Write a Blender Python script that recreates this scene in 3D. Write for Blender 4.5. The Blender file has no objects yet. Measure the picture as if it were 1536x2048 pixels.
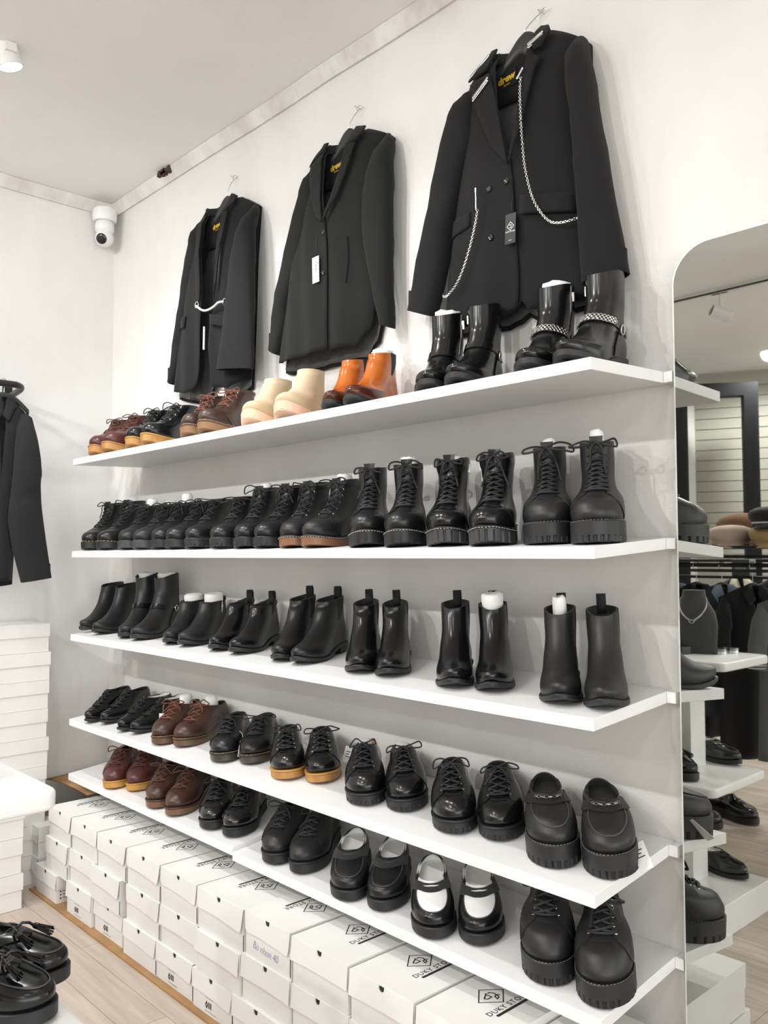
import bpy, math, random
import numpy as np
from mathutils import Vector, Matrix
random.seed(7)
SC = bpy.context.scene
COL = SC.collection
PI = math.pi
sin, cos = math.sin, math.cos

# ---------------------------------------------------------------- materials
MATS = {}
def mat(name, col, rough=.5, metal=0., spec=.5, bump=None, var=None, coat=0., emit=None, sheen=0., trans=0.):
    if name in MATS: return MATS[name]
    m = bpy.data.materials.new(name); m.use_nodes = True
    nt = m.node_tree; b = nt.nodes['Principled BSDF']
    c = (col[0], col[1], col[2], 1)
    b.inputs['Base Color'].default_value = c
    b.inputs['Roughness'].default_value = rough
    b.inputs['Metallic'].default_value = metal
    b.inputs['Specular IOR Level'].default_value = spec
    b.inputs['Coat Weight'].default_value = coat
    b.inputs['Coat Roughness'].default_value = .08
    if sheen:
        b.inputs['Sheen Weight'].default_value = sheen
        b.inputs['Sheen Roughness'].default_value = .5
    if trans: b.inputs['Transmission Weight'].default_value = trans
    if emit:
        b.inputs['Emission Color'].default_value = (emit[0], emit[1], emit[2], 1)
        b.inputs['Emission Strength'].default_value = emit[3]
    tc = None
    if bump or var:
        tc = nt.nodes.new('ShaderNodeTexCoord')
    if bump:      # (scale, strength, distance)
        n = nt.nodes.new('ShaderNodeTexNoise'); n.inputs['Scale'].default_value = bump[0]; n.inputs['Detail'].default_value = 3
        nt.links.new(tc.outputs['Object'], n.inputs['Vector'])
        bp = nt.nodes.new('ShaderNodeBump'); bp.inputs['Strength'].default_value = bump[1]; bp.inputs['Distance'].default_value = bump[2]
        nt.links.new(n.outputs['Fac'], bp.inputs['Height']); nt.links.new(bp.outputs['Normal'], b.inputs['Normal'])
    if var:       # (scale, other colour)
        n = nt.nodes.new('ShaderNodeTexNoise'); n.inputs['Scale'].default_value = var[0]; n.inputs['Detail'].default_value = 5
        nt.links.new(tc.outputs['Object'], n.inputs['Vector'])
        r = nt.nodes.new('ShaderNodeValToRGB'); r.color_ramp.elements[0].position = .38; r.color_ramp.elements[1].position = .66
        r.color_ramp.elements[0].color = c; r.color_ramp.elements[1].color = (var[1][0], var[1][1], var[1][2], 1)
        nt.links.new(n.outputs['Fac'], r.inputs['Fac']); nt.links.new(r.outputs['Color'], b.inputs['Base Color'])
    MATS[name] = m
    return m

# ---------------------------------------------------------------- mesh builder
class M:
    def __init__(s): s.v = []; s.f = []
    def add(s, verts, faces):
        o = len(s.v); s.v += [tuple(float(c) for c in p) for p in verts]; s.f += [tuple(i + o for i in f) for f in faces]
        return s
    def box(s, a, b):
        (x0, y0, z0), (x1, y1, z1) = a, b
        return s.add([(x0,y0,z0),(x1,y0,z0),(x1,y1,z0),(x0,y1,z0),(x0,y0,z1),(x1,y0,z1),(x1,y1,z1),(x0,y1,z1)],
                     [(0,3,2,1),(4,5,6,7),(0,1,5,4),(1,2,6,5),(2,3,7,6),(3,0,4,7)])
    def hexa(s, bot, top):
        return s.add(list(bot) + list(top), [(0,3,2,1),(4,5,6,7),(0,1,5,4),(1,2,6,5),(2,3,7,6),(3,0,4,7)])
    def grid(s, rows, closed=False, flip=False):
        n = len(rows[0]); vs = [p for r in rows for p in r]; fs = []
        for i in range(len(rows) - 1):
            for j in range(n if closed else n - 1):
                k = (j + 1) % n
                q = (i*n + j, i*n + k, (i+1)*n + k, (i+1)*n + j)
                fs.append(q[::-1] if flip else q)
        return s.add(vs, fs)
    def rings(s, rows, cap0=True, cap1=True):
        n = len(rows[0]); o = len(s.v); s.grid(rows, True)
        if cap0: s.f.append(tuple(o + j for j in range(n))[::-1])
        if cap1: s.f.append(tuple(o + (len(rows)-1)*n + j for j in range(n)))
        return s
    def tube(s, path, r, k=6, cap=True):
        P = [Vector(p) for p in path]; n = len(P); rows = []
        up = Vector((0, 0, 1)); prev = None
        for i in range(n):
            t = (P[min(i+1, n-1)] - P[max(i-1, 0)])
            if t.length < 1e-9: t = Vector((0, 0, 1))
            t.normalize()
            if prev is None:
                a = t.cross(up)
                if a.length < 1e-3: a = t.cross(Vector((1, 0, 0)))
            else:
                a = prev - t * prev.dot(t)
                if a.length < 1e-6: a = t.cross(up)
            a.normalize(); b = t.cross(a); prev = a
            rr = r[i] if isinstance(r, (list, tuple)) else r
            if isinstance(rr, tuple): ra, rb = rr
            else: ra = rb = rr
            rows.append([P[i] + a*(ra*cos(2*PI*j/k)) + b*(rb*sin(2*PI*j/k)) for j in range(k)])
        return s.rings(rows, cap, cap)
    def cyl(s, p, q, r, k=16, r2=None):
        return s.tube([p, q], [r, r if r2 is None else r2], k)
    def lathe(s, prof, k=24, c=(0, 0, 0), cap0=True, cap1=True):
        rows = [[(c[0] + r*cos(2*PI*j/k), c[1] + r*sin(2*PI*j/k), c[2] + z) for j in range(k)] for r, z in prof]
        return s.rings(rows, cap0, cap1)
    def ball(s, c, r, k=12, sc=(1, 1, 1)):
        rows = []
        for i in range(1, k):
            t = PI*i/k
            rows.append([(c[0] + r*sc[0]*sin(t)*cos(2*PI*j/(2*k)), c[1] + r*sc[1]*sin(t)*sin(2*PI*j/(2*k)), c[2] - r*sc[2]*cos(t)) for j in range(2*k)])
        return s.rings(rows)
    def prism(s, poly, f0, f1):
        n = len(poly); v = [f0(*p) for p in poly] + [f1(*p) for p in poly]
        fs = [tuple(range(n))[::-1], tuple(range(n, 2*n))] + [(i, (i+1) % n, n + (i+1) % n, n + i) for i in range(n)]
        return s.add(v, fs)
    def torus(s, c, R, r, ax=2, n=14, k=6, el=1.):
        rows = []
        for i in range(n):
            t = 2*PI*i/n; row = []
            for j in range(k):
                q = 2*PI*j/k; d = R + r*cos(q)
                p = [d*cos(t), d*sin(t)*el, r*sin(q)]
                p = p if ax == 2 else ([p[2], p[0], p[1]] if ax == 0 else [p[0], p[2], p[1]])
                row.append((c[0]+p[0], c[1]+p[1], c[2]+p[2]))
            rows.append(row)
        rows.append(rows[0])
        return s.grid(rows, True)
    def xf(s, mtx):
        s.v = [tuple(mtx @ Vector(p)) for p in s.v]; return s

def catmull(pts, per=6, closed=False):
    P = [Vector(p) for p in pts]; n = len(P); out = []
    for i in range(n if closed else n - 1):
        if closed: a, b, c, d = P[(i-1) % n], P[i], P[(i+1) % n], P[(i+2) % n]
        else: a, b, c, d = P[max(i-1, 0)], P[i], P[i+1], P[min(i+2, n-1)]
        for k in range(per):
            t = k/per
            out.append(.5*((2*b) + (c-a)*t + (2*a-5*b+4*c-d)*t*t + (3*b-a-3*c+d)*t**3))
    if not closed: out.append(P[-1])
    return out

def obj(name, m, material, parent=None, angle=35, bevel=0., loc=None, solid=None, mats=None):
    me = bpy.data.meshes.new(name)
    if isinstance(m, M):
        me.from_pydata(m.v, [], m.f); me.validate(); me.update()
    else: me = m
    if material is not None: me.materials.append(material)
    if mats:
        for q in mats: me.materials.append(q)
    if angle and len(me.polygons):
        me.polygons.foreach_set('use_smooth', [True]*len(me.polygons))
        if angle < 180: me.set_sharp_from_angle(angle=math.radians(angle))
    o = bpy.data.objects.new(name, me); COL.objects.link(o)
    if parent: o.parent = parent
    if loc: o.location = loc
    if bevel:
        b = o.modifiers.new('bevel', 'BEVEL'); b.width = bevel; b.segments = 2; b.limit_method = 'ANGLE'
    if solid:
        b = o.modifiers.new('solid', 'SOLIDIFY'); b.thickness = solid; b.offset = 0
    return o
def fix_normals(o):
    import bmesh
    bm = bmesh.new(); bm.from_mesh(o.data); bmesh.ops.recalc_face_normals(bm, faces=bm.faces); bm.to_mesh(o.data); bm.free(); return o
def tag(o, label, cat, group=None):
    o['label'] = label; o['category'] = cat
    if group: o['group'] = group
    return o
def thing(name, label, cat, loc=(0,0,0), rot=(0,0,0), group=None, mode='XYZ'):
    o = bpy.data.objects.new(name, None); COL.objects.link(o); o.empty_display_size = .05
    o.location = loc; o.rotation_mode = mode; o.rotation_euler = rot
    return tag(o, label, cat, group)
def struct(name, m, material, **k):
    o = obj(name, m, material, **k); o['kind'] = 'structure'; return o
def copy_tree(o, parent=None):
    c = o.copy(); COL.objects.link(c)
    if parent: c.parent = parent
    for ch in list(o.children): copy_tree(ch, c)
    return c
def text_mesh(body, size, extrude=.0004, align='LEFT', shear=0., spacing=1., bold=0.):
    cu = bpy.data.curves.new('t', 'FONT'); cu.body = body; cu.size = size; cu.extrude = extrude; cu.align_x = align
    cu.shear = shear; cu.space_character = spacing; cu.resolution_u = 3; cu.offset = bold
    o = bpy.data.objects.new('t', cu); COL.objects.link(o)
    dg = bpy.context.evaluated_depsgraph_get()
    me = bpy.data.meshes.new_from_object(o.evaluated_get(dg))
    bpy.data.objects.remove(o); bpy.data.curves.remove(cu)
    m = M(); m.v = [tuple(v.co) for v in me.vertices]; m.f = [tuple(p.vertices) for p in me.polygons]
    bpy.data.meshes.remove(me)
    return m
def stroke2(m, pts, w, t=.0004, closed=False):
    """flat ribbon polyline in the local x/y plane, raised by t"""
    P = [Vector((p[0], p[1])) for p in pts]; n = len(P); L = []; R = []
    for i in range(n):
        if closed: d0 = P[i]-P[i-1]; d1 = P[(i+1) % n]-P[i]
        else: d0 = P[i]-P[max(i-1,0)]; d1 = P[min(i+1,n-1)]-P[i]
        if d0.length < 1e-9: d0 = d1
        if d1.length < 1e-9: d1 = d0
        d0 = d0.normalized(); d1 = d1.normalized()
        t2 = d0 + d1
        if t2.length < 1e-6: t2 = d0
        t2.normalize(); nn = Vector((-t2.y, t2.x)); k = 1/max(.35, abs(nn.dot(Vector((-d0.y, d0.x)))))
        L.append(P[i]+nn*w/2*k); R.append(P[i]-nn*w/2*k)
    o = len(m.v)
    m.v += [(p.x, p.y, t) for p in L] + [(p.x, p.y, t) for p in R]
    for i in range(n if closed else n-1):
        j = (i+1) % n
        m.f.append((o+n+i, o+n+j, o+j, o+i))
    return m
def poly2(m, pts, t=.0004):
    o = len(m.v); m.v += [(p[0], p[1], t) for p in pts]; m.f.append(tuple(range(o, o+len(pts)))); return m
def lerp(a, b, t): return a + (b-a)*t
def sstep(a, b, x):
    t = np.clip((x-a)/(b-a), 0, 1); return t*t*(3-2*t)
def pl(pts, x):
    return float(np.interp(x, [p[0] for p in pts], [p[1] for p in pts]))

BLACK_L = mat('black_leather', (.0075,.0075,.008), .34, bump=(420,.12,.0006))
BLACK_S = mat('black_smooth_leather', (.0055,.0055,.006), .22, bump=(300,.06,.0004))
BLACK_M = mat('black_matte_leather', (.0115,.0115,.012), .44, bump=(520,.2,.0006))
BLACK_P = mat('black_patent_leather', (.006,.006,.006), .07, coat=.6, bump=(38,.18,.002))
BLACK_C = mat('black_crackled_patent', (.006,.006,.006), .09, coat=.5, bump=(90,.45,.002))
BLACK_SU = mat('black_suede', (.012,.012,.013), .85, sheen=.15, bump=(900,.3,.0006))
RUBBER = mat('black_rubber', (.015,.015,.016), .5, bump=(600,.15,.0004))
RUBBER_G = mat('dark_grey_rubber', (.045,.045,.047), .5)
LACE = mat('black_lace', (.012,.012,.013), .62, bump=(1500,.5,.0004))
ELASTIC = mat('black_elastic', (.010,.010,.011), .8)
LINING = mat('dark_lining', (.02,.02,.02), .8)
LINING_T = mat('tan_lining', (.42,.19,.07), .7)
BURG = mat('burgundy_leather', (.085,.024,.022), .34, bump=(400,.12,.0006))
BURG2 = mat('brick_brown_leather', (.10,.035,.025), .38, bump=(400,.12,.0006))
BROWN = mat('brown_oiled_leather', (.075,.032,.020), .36, var=(9,(.04,.017,.012)), bump=(400,.12,.0006))
BROWND = mat('dark_brown_leather', (.06,.030,.021), .38, var=(11,(.032,.016,.012)), bump=(400,.12,.0006))
ORANGE = mat('orange_tan_leather', (.50,.135,.022), .2, var=(13,(.40,.09,.015)), bump=(60,.08,.002))
ORANGE_D = mat('burnished_dark_toe', (.07,.018,.008), .16)
BEIGE = mat('beige_nubuck', (.62,.50,.34), .75, var=(16,(.56,.44,.29)), bump=(700,.1,.0005))
TAN_S = mat('tan_rubber', (.46,.24,.075), .5, var=(30,(.36,.17,.05)))
OCHRE_S = mat('ochre_rubber', (.50,.26,.06), .45)
GUM_S = mat('translucent_gum_rubber', (.17,.085,.045), .35)
PINK_S = mat('pink_gum_rubber', (.80,.53,.38), .5)
SEAM = mat('dull_seam_edge', (.06,.06,.062), .4)
YELLOW_T = mat('yellow_thread', (.52,.40,.12), .6)
WHITE_T = mat('pale_thread', (.55,.54,.50), .6)
GREY_T = mat('grey_thread', (.16,.16,.16), .6)
STEEL = mat('polished_steel', (.75,.75,.74), .18, metal=1.)
GUNM = mat('dark_steel', (.28,.28,.29), .25, metal=1.)
PAPER = mat('white_tissue_paper', (.86,.86,.84), .7, bump=(60,.3,.004))
WHITE_L = mat('white_leather', (.86,.86,.85), .38)
BROWN_LACE = mat('brown_lace', (.09,.035,.022), .65)
REDB_LACE = mat('reddish_brown_lace', (.16,.055,.03), .65)
CARD = mat('tag_card', (.85,.85,.85), .5)
INK = mat('black_print', (.015,.015,.016), .6)
# ---------------------------------------------------------------- camera
CAM = dict(C=(3.552829,-1.822604,1.362210), yaw=.822490, pit=.049074, rol=-.002236, f=1719.3657)
def make_camera():
    cy, sy = cos(CAM['yaw']), sin(CAM['yaw']); cp, sp = cos(CAM['pit']), sin(CAM['pit'])
    f = Vector((-sy*cp, cy*cp, sp)); r = Vector((cy, sy, 0)); u = r.cross(f)
    c, s = cos(CAM['rol']), sin(CAM['rol'])
    R = c*r+s*u; U = -s*r+c*u
    cam = bpy.data.cameras.new('camera'); o = bpy.data.objects.new('camera', cam); COL.objects.link(o)
    mt = Matrix(((R.x,U.x,-f.x,CAM['C'][0]),(R.y,U.y,-f.y,CAM['C'][1]),(R.z,U.z,-f.z,CAM['C'][2]),(0,0,0,1)))
    o.matrix_world = mt
    cam.sensor_fit = 'VERTICAL'; cam.sensor_height = 32; cam.lens = CAM['f']/2048*32; cam.clip_start = .05
    SC.camera = o
make_camera()
SC.view_settings.view_transform = 'Standard'; SC.view_settings.look = 'None'; SC.view_settings.gamma = 1
SC.view_settings.use_curve_mapping = False
SC.view_settings.exposure = EXPO = .0

# ---------------------------------------------------------------- setting
XL, ZC, YFAR, XRT = -.3175, 3.035, -9.3, 9.0
def wall_mat(name, base, dirt, scale, amt, bumpd=.004):
    m = bpy.data.materials.new(name); m.use_nodes = True; nt = m.node_tree; b = nt.nodes['Principled BSDF']
    b.inputs['Roughness'].default_value = .55; b.inputs['Specular IOR Level'].default_value = .3
    tc = nt.nodes.new('ShaderNodeTexCoord'); mp = nt.nodes.new('ShaderNodeMapping'); mp.inputs['Scale'].default_value = (1,1,.45)
    nt.links.new(tc.outputs['Object'], mp.inputs['Vector'])
    n = nt.nodes.new('ShaderNodeTexNoise'); n.inputs['Scale'].default_value = scale; n.inputs['Detail'].default_value = 7; n.inputs['Roughness'].default_value = .62
    nt.links.new(mp.outputs['Vector'], n.inputs['Vector'])
    r = nt.nodes.new('ShaderNodeValToRGB'); r.color_ramp.elements[0].position = .35; r.color_ramp.elements[1].position = .62
    r.color_ramp.elements[0].color = (*[lerp(base[i], dirt[i], amt) for i in range(3)], 1); r.color_ramp.elements[1].color = (*base, 1)
    nt.links.new(n.outputs['Fac'], r.inputs['Fac']); nt.links.new(r.outputs['Color'], b.inputs['Base Color'])
    n2 = nt.nodes.new('ShaderNodeTexNoise'); n2.inputs['Scale'].default_value = 95; n2.inputs['Detail'].default_value = 4
    nt.links.new(tc.outputs['Object'], n2.inputs['Vector'])
    bp = nt.nodes.new('ShaderNodeBump'); bp.inputs['Strength'].default_value = .25; bp.inputs['Distance'].default_value = bumpd
    nt.links.new(n2.outputs['Fac'], bp.inputs['Height']); nt.links.new(bp.outputs['Normal'], b.inputs['Normal'])
    return m
WALL = wall_mat('painted_plaster', (.765,.760,.742), (.67,.65,.61), 2.2, .55)
CEIL = wall_mat('painted_ceiling', (.87,.865,.845), (.81,.80,.77), 1.4, .5, .002)
TRIM = wall_mat('painted_trim', (.76,.755,.735), (.52,.48,.44), 9, .6, .003)
WHITE = mat('white_laminate', (.83,.83,.83), .38, var=(3,(.80,.80,.795)))
WHITE_G = mat('glossy_white_lacquer', (.85,.85,.84), .25)
CARTON = mat('white_carton', (.80,.795,.77), .62, var=(5,(.77,.76,.735)))
KRAFT = mat('brown_cardboard', (.40,.23,.10), .8, var=(14,(.33,.18,.08)))
HOLE_SHADE = mat('hole_shade', (.03,.022,.02), .9)  # near-black colour standing in for the shade inside openings
BLACKMET = mat('black_metal', (.016,.016,.017), .35)
WPLAST = mat('white_plastic', (.78,.78,.77), .35)
def floor_mat():
    m = bpy.data.materials.new('pale_oak_planks'); m.use_nodes = True; nt = m.node_tree; b = nt.nodes['Principled BSDF']
    b.inputs['Roughness'].default_value = .42
    tc = nt.nodes.new('ShaderNodeTexCoord')
    br = nt.nodes.new('ShaderNodeTexBrick'); br.inputs['Scale'].default_value = 1; br.inputs['Brick Width'].default_value = 1.2; br.inputs['Row Height'].default_value = .13
    br.inputs['Mortar Size'].default_value = .0015; br.inputs['Color1'].default_value = (.60,.52,.455,1); br.inputs['Color2'].default_value = (.53,.45,.39,1); br.inputs['Mortar'].default_value = (.30,.25,.21,1)
    nt.links.new(tc.outputs['Object'], br.inputs['Vector'])
    mp = nt.nodes.new('ShaderNodeMapping'); mp.inputs['Scale'].default_value = (2.2,26,1); nt.links.new(tc.outputs['Object'], mp.inputs['Vector'])
    n = nt.nodes.new('ShaderNodeTexNoise'); n.inputs['Scale'].default_value = 1.5; n.inputs['Detail'].default_value = 6; nt.links.new(mp.outputs['Vector'], n.inputs['Vector'])
    r = nt.nodes.new('ShaderNodeValToRGB'); r.color_ramp.elements[0].position = .3; r.color_ramp.elements[1].position = .75
    r.color_ramp.elements[0].color = (.80,.77,.74,1); r.color_ramp.elements[1].color = (1.08,1.08,1.08,1)
    nt.links.new(n.outputs['Fac'], r.inputs['Fac'])
    mx = nt.nodes.new('ShaderNodeMix'); mx.data_type = 'RGBA'; mx.blend_type = 'MULTIPLY'; mx.inputs['Factor'].default_value = 1
    nt.links.new(br.outputs['Color'], mx.inputs['A']); nt.links.new(r.outputs['Color'], mx.inputs['B']); nt.links.new(mx.outputs['Result'], b.inputs['Base Color'])
    return m
def slat_mat():
    return mat('cream_slat_board', (.47,.46,.40), .5)

struct('floor', M().box((XL,YFAR,-.1),(XRT,0,0)), floor_mat(), angle=0)
struct('ceiling', M().box((XL-.1,YFAR-.1,ZC),(XRT,.12,ZC+.1)), CEIL, angle=0)
struct('wall_back', M().box((XL-.1,0,-.1),(XRT,.12,ZC)), WALL, angle=0)
struct('wall_left', M().box((XL-.1,YFAR-.1,-.1),(XL,0,ZC)), WALL, angle=0)
# far wall clad with horizontal slat boards
m = M().box((-.6,-.12,-.1),(11.0,-.012,ZC))
z = .0
while z < ZC-.11:
    m.box((-.6,-.012,z+.005),(11.0,0,z+.0925)); z += .0965
wf = struct('wall_far', m, slat_mat(), angle=0); wf.location = (-.3175,-5.80,0); wf.rotation_euler = (0,0,-.42)
# cove trims, a little warped
def cove(n, f, L0, L1, nm):
    m = M(); rows = []
    rr = random.Random(3)
    for k in range(40):
        t = lerp(L0, L1, k/39); w = rr.uniform(-.003,.003)
        rows.append([f(t,0,2.985-ZC+w), f(t,.010,2.985-ZC+w-.002), f(t,.028,-.018+w), f(t,.034+w,-.001), f(t,0,-.001)])
    m.rings(rows); o = struct(nm, m, TRIM, angle=30); fix_normals(o); return o
tb = cove(1, lambda t,d,z: (t,-d,ZC+z), XL+.002, XRT-.1, 'trim_1')
cove(2, lambda t,d,z: (XL+d,t,ZC+z), YFAR+.05, -.002, 'trim_2')
m = M(); rr = random.Random(5)
for x, w in ((.18,.10),(.21,.05)):
    m.v.extend([]); pts = [(x+w*k/8, ZC-.022+.010*sin(k*1.9)+rr.uniform(-.004,.004)) for k in range(9)] + [(x+w*(8-k)/8, ZC-.034-rr.uniform(0,.008)) for k in range(9)]
    m.prism(pts, lambda a,b: (a,-.0415,b+.012), lambda a,b: (a,-.02,b+.012))
c_ = obj('paint_chip', m, mat('bare_brown_wood', (.07,.035,.025), .9), tb, angle=0)

# ---------------------------------------------------------------- shelf boards
SHELF = [(1.7789,.01169),(1.3997,.02206),(1.0542,.02455),(.7161,.03762),(.48986,.0356),(.47535,.0356)]
D, TH = .32, .0262
def board(i, x0, x1, label):
    z, dr = SHELF[i]; m = M()
    t = math.atan2(dr, D)
    bot = [(x0,-D,z-dr-TH),(x1,-D,z-dr-TH),(x1,-.001,z-TH),(x0,-.001,z-TH)]; top = [(a,b,c+TH) for a,b,c in bot]
    m.hexa(bot, top)
    o = obj('shelf_board', m, WHITE, None, angle=0, bevel=.0012)
    tag(o, label, 'shelf', 'white wall shelf boards'); return o
XS = 1.238
for i, (n, a) in enumerate((('top shelf','boots and chelsea boots'),('second shelf','black lace-up boots'),('third shelf','black chelsea boots'),('fourth shelf','oxfords, derbies and chain loafers'))):
    xr = [2.5603,2.5603,2.5543,2.5518][i]
    board(i, 0, XS-.0006, 'left plank of the %s, white, under %s' % (n, a))
    board(i, XS+.0006, xr, 'right plank of the %s, white, reaching beside the mirror' % n)
    z, dr = SHELF[i]
    o = obj('wall_cleat', M().box((xr+.0005,-.03,z-TH-.001),(xr+.022,-.001,z-.002)), WHITE_G, None, angle=0, bevel=.001)
    tag(o, 'small white cleat at the wall end of the %s' % n, 'cleat', 'white shelf cleats')
board(4, 0, XS-.0006, 'left plank of the lowest shelf, white, stepped slightly higher than its neighbour')
board(5, XS+.0006, 2.5627, 'right plank of the lowest shelf, white, above the shoe boxes')
o = obj('wall_cleat', M().box((2.5632,-.03,.47535-TH-.001),(2.584,-.001,.4733)), WHITE_G, None, angle=0, bevel=.001)
tag(o, 'small white cleat at the wall end of the lowest shelf', 'cleat', 'white shelf cleats')

# ---------------------------------------------------------------- shoe boxes
def logo_mesh(zz, flip):
    m = M()
    d = [(-.043,0),(0,.036),(.043,0),(0,-.036)]
    stroke2(m, d, .0028, zz, True)
    # monogram inside the diamond: a pennant, an arc and a foot
    stroke2(m, [(-.022,.002),(-.004,.012),(-.002,-.004),(-.016,-.004),(-.022,.002)], .0034, zz)
    stroke2(m, [(-.004,.012),(-.001,.016)], .004, zz)
    stroke2(m, [(.002,.013),(.010,.012),(.015,.004),(.013,-.004),(.020,-.010)], .0036, zz)
    stroke2(m, [(.013,-.004),(.004,-.008),(.001,-.018),(.010,-.015),(.013,-.006)], .0034, zz)
    t = text_mesh('DUKY STORE', .0215, .0002, 'CENTER', spacing=1.12); t.xf(Matrix.Translation((0,-.056,zz))); m.add(t.v, t.f)
    poly2(m, [(-.056,-.069),(.056,-.069),(.058,-.065),(.056,-.061),(-.056,-.061),(-.058,-.065)], zz)
    return m
BOXN = [0]
def shoe_box(x0, x1, zt, h, yf, depth, label, flap='tab', logo=None, bits=(), lidh=None, tilt=0., group='white shoe boxes under the shelves', rev=False):
    w = x1-x0; rr = random.Random(BOXN[0]*17+5); BOXN[0] += 1
    lidh = lidh or h*.50
    root = thing('shoe_box', label, 'box', ((x0+x1)/2, yf+depth/2, zt-h), (0,0,tilt), group)
    X = w/2-.001; Y = depth/2
    e = .0015 if flap == 'full' else 0
    obj('body', M().box((-X+.001+e,-Y+.003,0),(X-.001-e,Y-.003,h-.003)), CARTON, root, angle=0)
    m = M()
    m.box((-X,-Y+.001,h-.0028),(X,Y,h))                                   # lid top
    # front flap with a thumb notch and a sagging lower edge
    n0 = .0125; cx = rr.uniform(-.006,.006); r = .0095
    P = [(-X,h)]
    P += [(cx-r,h-.0005)] + [(cx-r*cos(PI*k/8), h-.006-r*sin(PI*k/8)) for k in range(9)] + [(cx+r,h-.0005)]
    P += [(X,h)]
    if flap == 'tab':
        P += [(X-.004,h-lidh*.75),(X-.008,h-lidh*1.0),(X-.013,h-lidh*1.06)]
        P += [(lerp(X-.02,-X+.012,k/8), h-lidh*(1.04-.10*(k/8)-.06*sin(PI*k/8))) for k in range(9)] + [(-X+.005,h-lidh*.8),(-X+.001,h-lidh*.3)]
    else:
        P += [(X,h-lidh)] + [(lerp(X-.002,-X+.002,k/8), h-lidh*(1.0-.05*sin(PI*k/8))) for k in range(9)] + [(-X,h-lidh)]
    out = rr.uniform(.002,.006)
    def yfr(z): return -Y-.0005-out*(h-z)/lidh
    n = len(P); v = [(x,yfr(z),z) for x,z in P]+[(x,yfr(z)+.0016,z) for x,z in P]
    fs = [(i,(i+1)%n,n+(i+1)%n,n+i) for i in range(n)]
    # fan-free face: split at the notch into quads by triangulating with bmesh later
    m.add(v, fs+[tuple(range(n)),tuple(range(n,2*n))[::-1]])
    if flap == 'full':
        for s in (-1,1):
            xa, xb = sorted((s*X, s*(X-.0016))); m.box((xa,-Y+.0012,h-lidh),(xb,Y-.0018,h-.0029))
        m.box((-X,Y-.0016,h-lidh),(X,Y-.0002,h-.0029))
    lid = obj('lid', m, CARTON, root, angle=0)
    k = M(); pts = [(cx-r*1.02*cos(PI*j/10), h-.006-r*1.02*sin(PI*j/10)) for j in range(11)]+[(cx+r,h-.003),(cx-r,h-.003)]
    k.prism(pts, lambda a,b: (a,-Y+.0022,b), lambda a,b: (a,-Y+.004,b)); obj('thumb_hole_shade', k, HOLE_SHADE, lid, angle=0)  # solid dark half-disc painting the shade inside the thumb notch
    if flap == 'tab':      # dark strip painting the shade where the side wall folds in
        obj('fold_slit_shade', M().box((X-.0022,-Y+.0018,.004),(X-.0008,-Y+.0035,h*.42)), HOLE_SHADE, root, angle=0)
    if logo is not None:
        lm = logo_mesh(h+.0003, False)
        an = PI/2 if logo == 'right' else -PI/2
        lm.xf(Matrix.Translation((-.022 if logo == 'right' else .022, -.015, 0)) @ Matrix.Rotation(an,4,'Z')); obj('printed_logo', lm, INK, lid, angle=0)
    for b in bits:
        b(root, X, Y, h)
    return root
def sticker(root, X, Y, h):
    m = M()
    o = [(-.03,.022),(-.022,.040),(-.030,.040)]
    stroke2(m, [(-.030,.018),(-.036,.026),(-.030,.036),(-.025,.028),(-.030,.018)], .004)
    for k in range(3): stroke2(m, [(-.018+.006*k,.020),(-.018+.006*k,.038)], .004 if k != 1 else .0025)
    stroke2(m, [(-.040,.010),(.020,.010)], .0012); stroke2(m, [(-.040,.048),(.006,.048)], .0008)
    m.xf(Matrix(((1,0,0,0),(0,0,-1,-Y+.0026),(0,1,0,0),(0,0,0,1)))); obj('printed_marks', m, INK, root, angle=0)
def side_text(root, X, Y, h):
    m = text_mesh('DUKY STORE', .019, .0002); m.xf(Matrix.Translation((.012,.048,0)))
    for k, tx in enumerate(('duky store','0972 duky','@dukystore')):
        zz = .036-.013*k; r = .0032
        poly2(m, [(.016+r*cos(a*PI/5), zz+.003+r*sin(a*PI/5)) for a in range(10)], .0004)
        for q in range(5): stroke2(m, [(.026+q*.012,zz+.003),(.034+q*.012,zz+.003)], .003)
    m.xf(Matrix(((0,0,1,X-.0008),(1,0,0,-Y+.003),(0,1,0,.006),(0,0,0,1)))); obj('printed_side_text', m, INK, root, angle=0)
BLUEINK = mat('blue_pen', (.10,.13,.42), .6)
def hand_text(root, X, Y, h):
    m = text_mesh('B\u00f2 nhon 40', .031, .0002, 'CENTER', .2, .95, -.0007); m.xf(Matrix.Diagonal((.85,1,1,1)))
    m.xf(Matrix.Translation((-.012,.022,0))); m.xf(Matrix.Rotation(-.05,4,'Z'))
    m.xf(Matrix(((1,0,0,0),(0,0,-1,-Y+.0026),(0,1,0,0),(0,0,0,1)))); obj('handwriting', m, BLUEINK, root, angle=0)

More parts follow.
